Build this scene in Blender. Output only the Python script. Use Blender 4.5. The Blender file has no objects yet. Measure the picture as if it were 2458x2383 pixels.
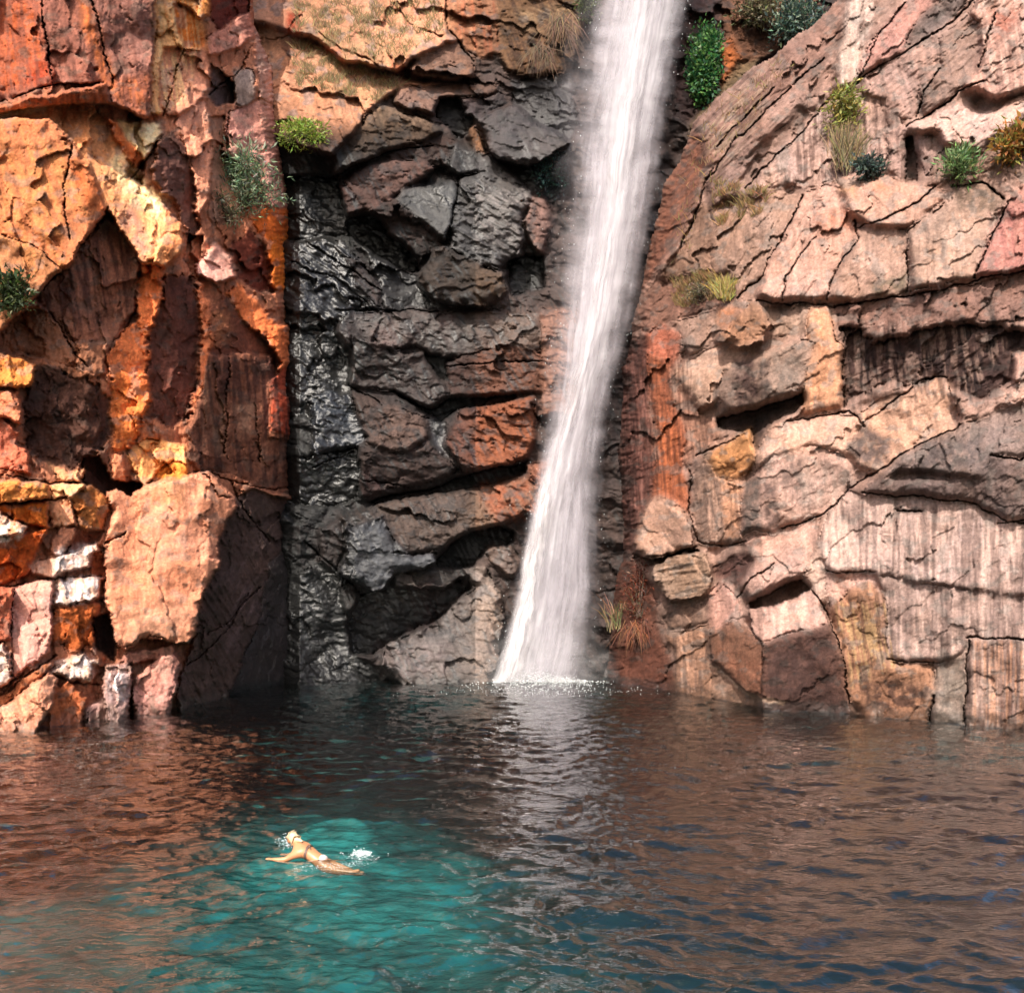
import bpy, math, random
import numpy as np
from mathutils import Vector

random.seed(7)
RNG = np.random.default_rng(11)
scene = bpy.context.scene
COL = scene.collection

# ------------------------------------------------------------------ camera
CAM_H = 3.9
F_PX, CX, CY = 2383.0, 1229.0, 1403.0          # focal length, centre column, horizon row in photo pixels (2458 x 2383)
cd = bpy.data.cameras.new("camera")
cam = bpy.data.objects.new("camera", cd)
COL.objects.link(cam)
cam.location = (0, 0, CAM_H)
cam.rotation_euler = (math.radians(90), 0, 0)
cd.sensor_fit = 'HORIZONTAL'
cd.sensor_width = 36.0
cd.lens = 36.0 * F_PX / 2458.0
cd.shift_y = (CY - 2383 / 2) / 2458.0
cd.clip_start = 0.1
cd.clip_end = 6000
scene.camera = cam

# ------------------------------------------------------------------ light
SUN_DIR = Vector((-0.16, -0.72, 0.68)).normalized()   # from the scene towards the sun
SUN_EL = math.asin(SUN_DIR.z)
SUN_AZ = math.atan2(SUN_DIR.x, SUN_DIR.y)
world = bpy.data.worlds.new("World")
scene.world = world
world.use_nodes = True
wn = world.node_tree.nodes
sky = wn.new('ShaderNodeTexSky')
sky.sky_type = 'NISHITA'
sky.sun_disc = False
sky.sun_elevation = SUN_EL
sky.sun_rotation = SUN_AZ
sky.air_density = 1.0
sky.dust_density = 5.0
wbg = wn['Background']
wbg.inputs['Strength'].default_value = 0.15
world.node_tree.links.new(sky.outputs[0], wbg.inputs[0])
sd = bpy.data.lights.new("sun", 'SUN')
sd.energy = 3.9
sd.angle = math.radians(0.5)
sd.color = (1.0, 0.93, 0.83)
sun = bpy.data.objects.new("sun", sd)
COL.objects.link(sun)
sun.location = (-20, -30, 60)
sun.rotation_euler = SUN_DIR.to_track_quat('Z', 'Y').to_euler()

scene.view_settings.view_transform = 'Standard'
scene.view_settings.look = 'None'
scene.view_settings.exposure = 0.95
scene.view_settings.gamma = 1
scene.view_settings.use_curve_mapping = False
scene.render.engine = 'CYCLES'
scene.cycles.transparent_max_bounces = 40
scene.cycles.max_bounces = 8
scene.cycles.caustics_reflective = False
scene.cycles.caustics_refractive = False
scene.cycles.use_denoising = True

# ------------------------------------------------------------------ helpers
def px2w(px, py, D):
    return Vector(((px - CX) / F_PX * D, D, CAM_H + (CY - py) / F_PX * D))

def water_d(py):
    return F_PX * CAM_H / (py - CY)

def on_water(px, py):
    d = water_d(py)
    return Vector(((px - CX) / F_PX * d, d, 0.0))

def lin(c):
    c = np.asarray(c, float) / 255.0
    return np.where(c <= 0.04045, c / 12.92, ((c + 0.055) / 1.055) ** 2.4)

def tag(o, label=None, cat=None, group=None, kind=None):
    if label: o['label'] = label
    if cat: o['category'] = cat
    if group: o['group'] = group
    if kind: o['kind'] = kind
    return o

def empty(name, loc=(0, 0, 0)):
    o = bpy.data.objects.new(name, None)
    COL.objects.link(o)
    o.location = loc
    o.empty_display_size = 0.2
    return o

def make_mesh(name, verts, faces, mat=None, parent=None, col=None, smooth=False, uv=None):
    """verts Nx3, faces MxK (constant K) -> one mesh object"""
    verts = np.asarray(verts, np.float32)
    faces = np.asarray(faces, np.int32)
    me = bpy.data.meshes.new(name)
    nv, (nf, k) = len(verts), faces.shape
    me.vertices.add(nv)
    me.vertices.foreach_set('co', verts.ravel())
    me.loops.add(nf * k)
    me.loops.foreach_set('vertex_index', faces.ravel())
    me.polygons.add(nf)
    me.polygons.foreach_set('loop_start', np.arange(0, nf * k, k, dtype=np.int32))
    try:
        me.polygons.foreach_set('loop_total', np.full(nf, k, np.int32))
    except Exception:
        pass
    me.update(calc_edges=True)
    if smooth:
        me.polygons.foreach_set('use_smooth', np.ones(nf, bool))
    if col is not None:
        a = me.color_attributes.new('tint', 'FLOAT_COLOR', 'POINT')
        a.data.foreach_set('color', np.asarray(col, np.float32).ravel())
    if uv is not None:
        l = me.uv_layers.new(name='UVMap')
        l.data.foreach_set('uv', np.asarray(uv, np.float32)[faces.ravel()].ravel())
    if mat: me.materials.append(mat)
    o = bpy.data.objects.new(name, me)
    COL.objects.link(o)
    if parent: o.parent = parent
    return o

# ------------------------------------------------------------------ numpy noise
def hsh(ix, iy, seed):
    ix = ix.astype(np.int64).astype(np.uint32)
    iy = iy.astype(np.int64).astype(np.uint32)
    h = ix * np.uint32(374761393) + iy * np.uint32(668265263) + np.uint32((seed * 2246822519) & 0xffffffff)
    h = (h ^ (h >> np.uint32(13))) * np.uint32(1274126177)
    h = (h ^ (h >> np.uint32(16))) * np.uint32(2654435761)
    h = h ^ (h >> np.uint32(15))
    return h.astype(np.float64) / 4294967295.0

def vnoise(x, y, seed):
    x0, y0 = np.floor(x), np.floor(y)
    fx, fy = x - x0, y - y0
    def g(ax, ay):
        a = hsh(x0 + ax, y0 + ay, seed) * 6.2831853
        return np.cos(a) * (fx - ax) + np.sin(a) * (fy - ay)
    ux = fx * fx * fx * (fx * (fx * 6 - 15) + 10)
    uy = fy * fy * fy * (fy * (fy * 6 - 15) + 10)
    a = g(0, 0) * (1 - ux) + g(1, 0) * ux
    b = g(0, 1) * (1 - ux) + g(1, 1) * ux
    return (a * (1 - uy) + b * uy) * 1.5                # about -1..1

def fbm(x, y, seed, octs=4, gain=0.5):
    s, a, t = 0.0, 1.0, 0.0
    for i in range(octs):
        s = s + a * vnoise(x * 2 ** i + 17.3 * i, y * 2 ** i - 9.1 * i, seed + i)
        t += a
        a *= gain
    return s / t * 1.4

def ridged(x, y, seed, octs=3):
    s, a, t = 0.0, 1.0, 0.0
    for i in range(octs):
        n = 1 - np.abs(vnoise(x * 2 ** i + 5.7 * i, y * 2 ** i + 3.3 * i, seed + i)) * 2
        s = s + a * n
        t += a
        a *= 0.5
    return s / t

def smooth(t):
    t = np.clip(t, 0, 1)
    return t * t * (3 - 2 * t)

def voronoi(x, y, seed):
    """jittered cells: id hash (0..1), facet plane value, border distance"""
    x0, y0 = np.floor(x), np.floor(y)
    d1 = np.full(x.shape, 9.0); d2 = np.full(x.shape, 9.0)
    bi = np.zeros_like(x); bj = np.zeros_like(x); bx = np.zeros_like(x); by = np.zeros_like(x)
    for dx in (-1, 0, 1):
        for dy in (-1, 0, 1):
            ci, cj = x0 + dx, y0 + dy
            px = ci + 0.1 + 0.8 * hsh(ci, cj, seed)
            py = cj + 0.1 + 0.8 * hsh(ci, cj, seed + 1)
            d = np.hypot(x - px, y - py)
            closer = d < d1
            d2 = np.where(closer, d1, np.minimum(d2, d))
            bi = np.where(closer, ci, bi); bj = np.where(closer, cj, bj)
            bx = np.where(closer, x - px, bx); by = np.where(closer, y - py, by)
            d1 = np.where(closer, d, d1)
    gx = hsh(bi, bj, seed + 2) * 2 - 1
    gy = hsh(bi, bj, seed + 3) * 2 - 1
    h = hsh(bi, bj, seed + 4) * 2 - 1
    return bi, bj, gx * bx + gy * by + 0.35 * h, d2 - d1

def poly_sd(px, py, pts):
    """signed distance to a polygon in pixels, positive inside"""
    pts = np.asarray(pts, float)
    n = len(pts)
    inside = np.zeros(px.shape, bool)
    best = np.full(px.shape, 1e9)
    for i in range(n):
        ax, ay = pts[i]; bx, by = pts[(i + 1) % n]
        ex, ey = bx - ax, by - ay
        L = ex * ex + ey * ey + 1e-9
        t = np.clip(((px - ax) * ex + (py - ay) * ey) / L, 0, 1)
        d = (px - ax - t * ex) ** 2 + (py - ay - t * ey) ** 2
        best = np.minimum(best, d)
        if abs(ey) > 1e-9:
            c = (ay > py) != (by > py)
            inside ^= c & (px < ex * (py - ay) / ey + ax)
    d = np.sqrt(best)
    return np.where(inside, d, -d)

ORIGIN = {'A': (0, 0), 'B': (0, 850), 'C': (1508, 0), 'D': (1508, 850), 'E': (700, 0), 'F': (700, 850)}
def T(tile, pts):
    ox, oy = ORIGIN[tile]
    return [(ox + x / 2, oy + y / 2) for x, y in pts]
# ------------------------------------------------------------------ rock outlines
# each region: outline (traced on the place), how far it stands proud of the cliff (m), how much it turns right / up (deg), colour
REG = {'left': [], 'back': [], 'right': []}
PAINT = {'left': [], 'back': [], 'right': []}
THING = {}

def R(cl, pts, off, yaw, pit, col, rnd=16, a=0.3, rough=1.0, thing=None, wet=0.0, stri=None, jag=1.0):
    REG[cl].append(dict(pts=pts, off=off, yaw=yaw, pit=pit, col=col, rnd=rnd, a=a, rough=rough, thing=thing, wet=wet, stri=stri, jag=jag))

def P(cl, pts, col, op=0.8, fe=12, brk=0.5, streak=None, wet=None):
    PAINT[cl].append(dict(pts=pts, col=col, op=op, fe=fe, brk=brk, streak=streak, wet=wet))

def thing(key, label, cat='boulder', group=None, name='boulder'):
    THING[key] = (label, cat, group, name)

# ---------------- left cliff
q = lambda *p: T('A', p)
b = lambda *p: T('B', p)
R('left', q((500,1040),(560,1070),(650,1200),(670,1280),(640,1500),(540,1640),(350,1640),(240,1500),(150,1450),(250,1350),(310,1300)), -.1,-22,-2,(172,114,86), rnd=10)
R('left', q((0,1600),(130,1470),(240,1500),(350,1640),(520,1640),(500,1800),(350,1850),(200,1720),(0,1680)), -.3,-20,4,(172,116,84), rnd=14)
R('left', q((-600,-2700),(750,-2700),(760,0),(735,200),(720,560),(690,570),(540,500),(500,405),(240,410),(0,490),(-600,560)), .9,-26,-8,(158,102,82), rnd=12, rough=.5)
R('left', q((-600,600),(0,510),(130,470),(500,405),(540,500),(400,495),(230,510),(0,550),(-600,640)), .3,-20,-45,(180,105,70), rnd=8, rough=.6)
R('left', q((-600,640),(0,560),(240,560),(350,690),(430,790),(500,930),(500,1020),(300,1300),(100,1390),(-600,1500)), .95,-24,-1,(192,118,76), rnd=16, a=.3, rough=.5)
R('left', q((-600,1100),(0,1130),(200,1200),(300,1300),(230,1360),(130,1470),(0,1600),(-600,1700)), 1.0,-22,-2,(176,118,78), rnd=14, rough=.5)
R('left', q((-600,640),(0,545),(230,505),(400,495),(480,560),(560,650),(620,760),(600,850),(700,900),(800,1000),(870,1080),(880,1200),(800,1280),(680,1270),(640,1200),(550,1050),(500,980),(430,790),(350,690),(240,565),(0,575),(-600,665)), .8,-10,24,(232,160,104), rnd=10, rough=.9)
R('left', q((510,560),(570,590),(690,720),(680,760),(640,800),(560,680)), .9,10,0,(196,100,48), rnd=8, a=.15)
R('left', q((560,570),(760,600),(780,640),(690,760),(600,640)), .8,-10,20,(236,200,140), rnd=8, a=.15)
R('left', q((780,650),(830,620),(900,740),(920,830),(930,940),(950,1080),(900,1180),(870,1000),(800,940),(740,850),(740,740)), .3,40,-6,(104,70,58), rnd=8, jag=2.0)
R('left', q((740,170),(770,-300),(830,-300),(850,100),(880,220),(960,240),(850,500),(760,560),(720,540)), .7,-16,6,(232,172,112), rnd=8)
R('left', q((830,20),(900,40),(970,90),(990,150),(970,230),(880,230),(850,120)), .1,-10,-12,(206,108,30), rnd=20, a=-.3, rough=.4)
R('left', q((770,-300),(1010,-300),(1010,60),(970,90),(900,30),(800,0)), .8,-18,4,(236,150,76), rnd=10)
R('left', q((1010,-300),(1200,-300),(1200,60),(1130,120),(1040,150),(1010,80)), -.8,10,-10,(112,48,36), rnd=8)
R('left', q((1040,150),(1200,60),(1225,150),(1150,230),(1000,270),(980,180)), .4,-12,18,(205,140,116), rnd=12)
R('left', q((780,230),(960,240),(1010,330),(980,470),(880,560),(800,560),(760,500)), .4,-14,4,(205,140,108), rnd=10)
R('left', q((1020,310),(1100,380),(1130,400),(1120,500),(1040,520),(1000,450)), -.6,20,-10,(78,64,62), rnd=8)
R('left', q((1120,340),(1210,330),(1230,470),(1190,520),(1130,510)), .3,-8,0,(146,130,118), rnd=8, rough=.4)
R('left', q((1220,120),(1300,300),(1330,450),(1340,560),(1250,480),(1230,330)), .1,0,12,(192,148,126), rnd=10)
R('left', q((1100,540),(1250,480),(1340,560),(1370,800),(1385,1000),(1270,1000),(1250,850),(1100,760),(1080,640)), .4,-6,5,(194,138,118), rnd=14)
R('left', q((830,580),(980,480),(1010,560),(1030,700),(1010,900),(960,1060),(920,830),(890,730)), .5,-12,8,(205,142,110), rnd=10)
R('left', q((1010,560),(1080,560),(1100,760),(1200,860),(1150,1000),(1030,1080),(1000,900),(1030,700)), -.2,0,10,(150,108,84), rnd=10)
R('left', q((1270,1000),(1385,1000),(1400,1400),(1320,1390),(1290,1200),(1200,1060)), .5,-22,0,(226,112,44), rnd=10)
R('left', q((940,1270),(1040,1160),(1110,1230),(1130,1330),(1020,1350),(950,1320)), .9,-20,20,(216,158,136), rnd=22, a=.5, rough=.5)
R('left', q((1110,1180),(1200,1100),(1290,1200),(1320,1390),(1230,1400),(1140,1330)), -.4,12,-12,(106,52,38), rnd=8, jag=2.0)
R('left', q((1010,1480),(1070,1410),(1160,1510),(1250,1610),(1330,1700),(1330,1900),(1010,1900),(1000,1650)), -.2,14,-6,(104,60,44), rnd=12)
R('left', q((1070,1400),(1140,1350),(1240,1470),(1320,1560),(1410,1560),(1415,1900),(1380,1900),(1330,1690),(1240,1600),(1160,1500)), .7,-20,4,(226,126,72), rnd=9, jag=2.0)
R('left', q((740,1440),(830,1330),(940,1340),(960,1500),(960,1700),(930,1900),(900,1960),(850,2050),(700,2030),(700,1850),(720,1650)), -.25,10,-6,(98,58,46), rnd=10, jag=2.6)  # recess turned from the sun, shade painted into its colour
R('left', q((940,1330),(1010,1460),(1015,1640),(1000,1800),(960,1960),(930,1960),(960,1760),(955,1500)), .5,-20,0,(226,130,80), rnd=7, jag=2.5)
R('left', q((680,1270),(800,1280),(780,1380),(735,1540),(720,1650),(705,1850),(700,2000),(690,2050),(640,2150),(555,2180),(540,2050),(530,1850),(520,1700),(560,1640),(650,1560),(660,1400)), .5,-20,-2,(230,126,70), rnd=10, jag=2.6)
R('left', b((-600,-20),(0,-10),(100,20),(180,60),(150,150),(0,160),(-600,150)), .6,-20,10,(246,152,72), rnd=12)
R('left', b((190,60),(400,100),(520,200),(540,380),(480,480),(400,540),(330,560),(240,520),(150,470),(110,350),(120,200)), -.3,0,-8,(88,58,46), rnd=14, jag=2.6)  # hollow's shade carried by the colour rather than the depth
R('left', b((-600,160),(80,170),(110,260),(90,340),(0,300),(-600,300)), .4,-20,6,(218,132,90), rnd=10)
R('left', b((-600,300),(0,300),(90,380),(80,440),(140,460),(140,580),(0,560),(-600,540)), .2,-16,-6,(200,114,84), rnd=10)
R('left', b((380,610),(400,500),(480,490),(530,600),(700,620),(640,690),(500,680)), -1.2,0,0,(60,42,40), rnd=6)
R('left', b((540,480),(600,480),(600,610),(540,600)), .2,-14,8,(230,150,104), rnd=8)
R('left', b((220,510),(330,570),(410,540),(380,620),(290,620)), .2,-16,28,(236,166,114), rnd=8)
R('left', b((610,480),(700,400),(800,420),(880,440),(910,560),(800,600),(690,640),(650,580)), .4,-18,26,(246,174,104), rnd=9)
R('left', b((690,640),(830,510),(900,530),(910,570),(860,610)), .5,-22,-4,(236,150,62), rnd=8)
R('left', b((890,370),(960,200),(1000,0),(1300,0),(1320,200),(1290,400),(1420,420),(1425,680),(1220,640),(1100,570),(950,560),(900,500)), .1,16,-6,(128,82,60), rnd=14)
R('left', b((1310,120),(1410,20),(1425,380),(1390,400),(1300,370)), .3,-4,-2,(186,84,54), rnd=12, a=.2)
# base blocks
R('left', b((-600,580),(230,620),(235,690),(0,720),(-600,740)), .6,-22,4,(236,150,76), rnd=10)
R('left', b((240,625),(420,625),(350,700),(240,690)), .6,-20,14,(242,182,122), rnd=8)
R('left', b((350,690),(430,625),(520,690),(530,760),(490,850),(370,830)), .5,0,0,(196,120,62), rnd=26, a=.5)
R('left', b((230,700),(350,690),(360,830),(250,830)), .5,-22,2,(240,170,124), rnd=8)
R('left', b((-600,740),(0,725),(230,710),(240,830),(130,820),(60,780),(0,740)), .4,-18,0,(226,122,48), rnd=8)
R('left', b((-600,760),(0,740),(60,790),(130,830),(100,880),(0,920),(-600,930)), .5,-24,12,(228,176,128), rnd=10)
R('left', b((-600,920),(150,860),(240,830),(150,1000),(130,1060),(0,1110),(-600,1120)), .2,-10,-14,(192,88,32), rnd=10)
R('left', b((240,900),(290,820),(360,850),(300,980),(240,960)), .4,-10,0,(192,128,96), rnd=8)
R('left', b((360,840),(500,850),(460,900),(300,990),(330,920)), -.1,10,-14,(132,72,48), rnd=8)
R('left', b((130,1010),(240,980),(460,910),(490,950),(430,1020),(240,1080),(150,1060)), .5,-22,14,(238,182,150), rnd=8)
R('left', b((440,960),(500,930),(500,1180),(470,1180),(430,1060)), .1,0,0,(180,92,50), rnd=7)
R('left', b((-600,1120),(60,1110),(60,1360),(0,1380),(-600,1400)), .3,-18,-6,(198,112,80), rnd=8)
R('left', b((60,1120),(150,1085),(250,1090),(250,1250),(240,1380),(230,1440),(60,1560)), .5,-24,2,(230,168,146), rnd=10, rough=.5)
R('left', b((270,1090),(400,1070),(480,1090),(470,1170),(390,1200),(260,1190)), .6,-18,16,(224,182,150), rnd=10, jag=2.2)
R('left', b((260,1220),(400,1190),(490,1200),(450,1270),(470,1390),(350,1420),(240,1360)), .4,-6,-8,(188,98,46), rnd=20, a=.4)
R('left', b((-600,1400),(0,1385),(50,1440),(50,1560),(0,1600),(-600,1640)), .4,-20,6,(218,178,150), rnd=8, jag=2)
R('left', b((-600,1720),(0,1640),(60,1570),(270,1460),(240,1510),(120,1600),(0,1690),(-600,1800)), .1,-16,10,(170,104,66), rnd=8)
R('left', b((-600,1800),(0,1690),(240,1520),(280,1560),(260,1700),(180,1770),(180,1960),(-600,2060)), .7,-22,10,(228,162,126), rnd=10)
R('left', b((260,1600),(330,1560),(420,1650),(400,1740),(400,1960),(180,1960),(180,1770),(250,1700)), .6,-10,4,(180,100,58), rnd=10)
R('left', b((240,1520),(400,1420),(470,1470),(430,1580),(330,1560)), .6,-14,14,(220,180,150), rnd=8, jag=2)
R('left', b((410,1700),(500,1640),(540,1710),(540,1960),(400,1960)), .6,-14,14,(186,144,128), rnd=10)
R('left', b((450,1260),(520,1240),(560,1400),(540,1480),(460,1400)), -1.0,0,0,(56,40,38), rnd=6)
R('left', b((1130,690),(1220,650),(1400,700),(1400,900),(1290,1000),(1250,1250),(1180,1500),(1100,1640),(1100,1960),(860,1960),(860,1700),(850,1600),(940,1330),(960,1180),(1050,1000),(1040,900),(1080,800)), -.1,30,-6,(88,70,62), rnd=30, a=.3, stri=(62, 1.0))  # side turned from the sun, its shade put into the colour
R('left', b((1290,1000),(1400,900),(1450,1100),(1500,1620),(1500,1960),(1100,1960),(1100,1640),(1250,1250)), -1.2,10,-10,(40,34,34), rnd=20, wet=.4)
R('left', b((560,1480),(620,1430),(700,1410),(830,1395),(860,1440),(760,1460),(640,1490)), .8,-16,6,(184,128,106), rnd=9)
R('left', b((500,660),(560,640),(620,680),(690,635),(850,600),(920,575),(1000,570),(1130,690),(1140,740),(1080,800),(1040,900),(1050,1000),(960,1180),(940,1330),(900,1380),(830,1385),(700,1360),(610,1420),(550,1380),(530,1250),(500,1200),(505,1050),(500,900),(550,760)), 1.7,-30,3,(226,154,116), rnd=18, a=.4, rough=.28, thing='square')
thing('square', 'large square salmon orange boulder leaning on the sunlit cliff')
R('left', b((500,1500),(620,1480),(650,1560),(620,1690),(600,1960),(540,1960),(490,1600)), 1.2,-20,10,(186,150,136), rnd=16, a=.4, thing='speck')
thing('speck', 'small grey white speckled rock at the waterline under the square orange boulder')
R('left', b((650,1560),(760,1440),(850,1440),(870,1500),(820,1690),(820,1960),(630,1960),(640,1720)), 1.2,-18,6,(196,140,122), rnd=16, a=.4, thing='pinkfoot')
thing('pinkfoot', 'dull pink wedge shaped rock at the waterline beneath the square boulder')
# left mineral stains
P('left', q((0,0),(180,0),(220,200),(250,400),(130,420),(0,440)), (196,92,38), .75, 18, .5)
P('left', q((-600,0),(0,0),(0,440),(-600,520)), (190,96,46), .6, 18, .5)
P('left', q((370,0),(440,20),(520,250),(560,420),(600,520),(500,400),(440,250),(390,120)), (206,112,50), .85, 12, .4)
P('left', q((150,280),(240,300),(250,400),(120,410)), (176,58,26), .7, 16, .5)
P('left', q((560,380),(720,360),(720,560),(640,540)), (198,108,54), .7, 20, .5)
P('left', q((440,0),(740,0),(720,330),(580,380),(480,200)), (150,112,98), .6, 16, .5)
P('left', q((0,0),(760,0),(720,560),(540,500),(0,480)), (112,70,58), .6, 10, .9, streak=(84, 13, 240))
P('left', q((40,620),(240,640),(370,760),(420,1000),(360,1240),(200,1100),(80,900)), (150,92,66), .55, 24, .8, streak=(70, 14, 220))
P('left', q((0,620),(340,700),(480,930),(300,1290),(0,1380)), (206,138,78), .6, 24, .8, streak=(66, 24, 180))
P('left', q((330,740),(470,880),(490,1010),(420,1000),(350,850)), (190,96,46), .7, 14, .5)
P('left', q((560,720),(680,860),(800,960),(760,1040),(640,1000),(560,900),(530,780)), (248,220,160), .95, 18, .7)
P('left', q((620,640),(760,600),(770,640),(700,740)), (246,226,178), .8, 12, .7)
P('left', q((-200,570),(0,545),(230,508),(230,530),(0,572),(-200,600)), (250,222,160), .9, 6, .4)
P('left', q((560,980),(640,1000),(740,1180),(690,1250),(600,1100)), (176,128,108), .8, 14, .5)
P('left', q((800,1000),(880,1080),(880,1260),(790,1280)), (196,112,64), .6, 14, .8)
P('left', q((310,1300),(500,1060),(660,1230),(640,1500),(350,1640),(160,1460)), (86,54,46), .75, 14, .9, streak=(80, 12, 130))
P('left', q((740,0),(1000,0),(900,500),(760,540)), (244,204,140), .6, 10, .9, streak=(82, 8, 160))
P('left', q((950,60),(1000,40),(990,230),(960,230)), (222,150,92), .7, 10, .5)
P('left', q((1290,1150),(1390,1120),(1400,1390),(1320,1390)), (236,130,40), .7, 14, .5)
P('left', q((1020,1450),(1100,1500),(1100,1620),(1020,1660)), (176,116,76), .6, 24, .6)
P('left', b((540,60),(700,200),(690,380),(560,470)), (242,140,60), .6, 24, .5)
P('left', b((0,720),(240,720),(240,850),(0,920)), (214,104,30), .5, 16, .6)
P('left', b((0,900),(160,880),(120,1060),(0,1100)), (168,66,18), .6, 20, .6)
P('left', b((-300,770),(0,750),(60,800),(130,840),(90,880),(0,910),(-300,920)), (242,232,212), .85, 10, .95)
P('left', b((270,1090),(400,1070),(480,1090),(470,1170),(390,1200),(260,1190)), (240,230,222), .9, 9, .9)
P('left', b((-300,1420),(0,1400),(50,1450),(50,1540),(0,1580),(-300,1600)), (236,224,214), .8, 10, .95)
P('left', b((270,930),(450,910),(430,1020),(250,1080)), (244,232,220), .85, 10, .7)
P('left', b((250,1490),(450,1430),(450,1540),(330,1560)), (242,232,222), .7, 12, .8)
P('left', b((900,0),(1400,0),(1420,640),(950,540)), (66,40,34), .8, 16, .9, streak=(86, 14, 170))
P('left', b((1120,250),(1220,230),(1210,380),(1150,400)), (170,130,102), .7, 14, .6)
P('left', b((960,60),(1090,240),(1080,480),(980,420)), (146,112,86), .6, 18, .8, streak=(84, 14, 150))
P('left', b((1240,430),(1370,430),(1350,560),(1240,560)), (160,112,86), .7, 12, .9, streak=(86, 9, 120))
P('left', b((760,850),(950,780),(980,960),(820,980)), (186,132,108), .55, 40, .7)
P('left', b((560,1180),(900,1180),(900,1370),(590,1390)), (150,116,88), .55, 40, .8)
P('left', b((520,1020),(900,1000),(930,1180),(520,1180)), (228,142,98), .5, 40, .6)
P('left', b((720,640),(880,610),(880,720),(740,740)), (228,158,104), .6, 14, .5)
P('left', b((520,1530),(610,1530),(600,1660),(530,1650)), (236,228,222), .8, 12, .9)
P('left', b((1150,1000),(1260,900),(1250,1250),(1050,1500)), (120,100,96), .6, 30, .9, streak=(118, 12, 120))

# ---------------- back alcove
q = lambda *p: T('E', p)
b = lambda *p: T('F', p)
PNK = (224,158,124)
R('back', q((-200,-300),(740,-300),(745,170),(790,210),(590,280),(500,350),(250,300),(150,200),(-200,100)), .9,-4,28,(222,156,124), rnd=14, rough=.7)
R('back', q((-200,100),(150,220),(280,310),(480,360),(540,380),(720,400),(520,420),(420,500),(320,600),(220,740),(180,740),(0,700),(-200,600)), 1.1,-4,30,(226,160,124), rnd=18, a=.4, rough=.7)
R('back', q((745,-300),(960,-300),(1000,100),(980,250),(900,290),(790,200),(745,150)), .6,6,-4,(168,118,90), rnd=14)
R('back', q((960,-300),(1380,-300),(1400,150),(1330,350),(1150,360),(1040,350),(990,250)), .5,0,4,(136,100,72), rnd=14)
R('back', q((590,280),(750,210),(800,230),(880,320),(880,360),(780,400),(640,370),(570,340)), 1.2,6,16,(132,100,86), rnd=14, a=.4)
R('back', q((520,420),(720,410),(870,400),(1010,390),(1000,440),(830,470),(740,490),(700,560),(560,530),(480,490)), 1.0,4,24,(128,98,86), rnd=10)
R('back', q((0,700),(180,740),(210,740),(200,830),(120,850),(0,880),(-100,880),(-100,680)), .4,0,-30,(110,48,34), rnd=8)
R('back', q((320,600),(430,500),(560,545),(680,580),(720,640),(560,700),(380,760),(280,810),(200,830),(210,740)), 1.4,2,14,(138,110,90), rnd=16, a=.5)
R('back', q((720,480),(830,480),(880,590),(850,640),(800,680),(690,560)), -.7,0,0,(44,42,46), rnd=6, wet=.5)
R('back', q((800,480),(1000,440),(1040,500),(890,560),(830,560)), .5,6,-14,(62,50,52), rnd=8, wet=.3)
R('back', q((1050,380),(1340,350),(1380,600),(1330,690),(1180,590),(1060,510)), -.1,-4,-4,(66,62,66), rnd=10, wet=.6)
R('back', q((850,620),(880,590),(920,690),(950,760),(860,740)), .6,-10,4,(176,124,88), rnd=8)
R('back', q((540,700),(720,650),(800,690),(760,800),(700,810),(640,770),(430,770)), .6,0,0,(112,82,72), rnd=12)
R('back', q((1180,790),(1330,700),(1340,900),(1250,980),(1160,920),(1060,830)), .1,0,0,(48,52,54), rnd=10, wet=.5)
R('back', q((780,690),(930,740),(1060,830),(1130,900),(1060,870),(930,830),(800,840),(740,800)), 1.3,4,20,(92,86,86), rnd=18, wet=.35)
R('back', q((360,790),(640,770),(690,810),(600,880),(540,900),(480,960),(370,1010),(280,960),(250,860)), 1.3,-4,4,(168,112,90), rnd=16, a=.5, rough=.7)
R('back', q((210,870),(270,900),(350,1000),(270,1040),(240,1000)), 1.0,-6,0,(170,104,82), rnd=8)
R('back', q((0,850),(220,850),(260,1040),(380,1030),(480,1140),(600,1230),(620,1300),(500,1290),(300,1130),(100,1150),(0,1150),(-100,1150),(-100,850)), -1.3,0,-10,(40,38,42), rnd=10, wet=.7)
R('back', q((370,1010),(500,950),(740,1160),(720,1190),(600,1220),(480,1130)), 1.0,-6,-24,(94,66,56), rnd=10)
R('back', q((540,900),(620,880),(780,870),(800,960),(760,1100),(740,1160),(540,1000),(500,950)), 1.6,-8,18,(108,106,104), rnd=12, a=.4, rough=.5, wet=.35)
R('back', q((800,850),(930,830),(1080,870),(1160,920),(1110,1040),(1120,1160),(1090,1220),(1020,1260),(1000,1310),(880,1260),(760,1190),(760,1110)), 1.7,2,6,(98,93,92), rnd=26, a=.7, wet=.4, stri=(30, .55))
R('back', q((1150,940),(1220,950),(1250,1080),(1210,1220),(1150,1190),(1110,1060)), 1.1,24,0,(170,130,118), rnd=12)
R('back', q((1030,1250),(1110,1220),(1200,1230),(1220,1380),(1060,1420),(1040,1350)), -.8,0,0,(36,34,38), rnd=8, wet=.5)
R('back', q((0,1150),(250,1150),(330,1250),(430,1400),(440,1480),(300,1480),(200,1560),(100,1500),(0,1500),(-100,1500),(-100,1150)), .1,6,10,(80,82,92), rnd=14, wet=.9, stri=(40, .5), jag=2)
R('back', q((270,1230),(330,1250),(430,1400),(430,1480),(300,1380)), .5,0,4,(136,106,98), rnd=8)
R('back', q((330,1150),(500,1290),(620,1330),(660,1440),(700,1480),(450,1490),(430,1400)), .1,4,4,(68,66,70), rnd=12, wet=.7)
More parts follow.
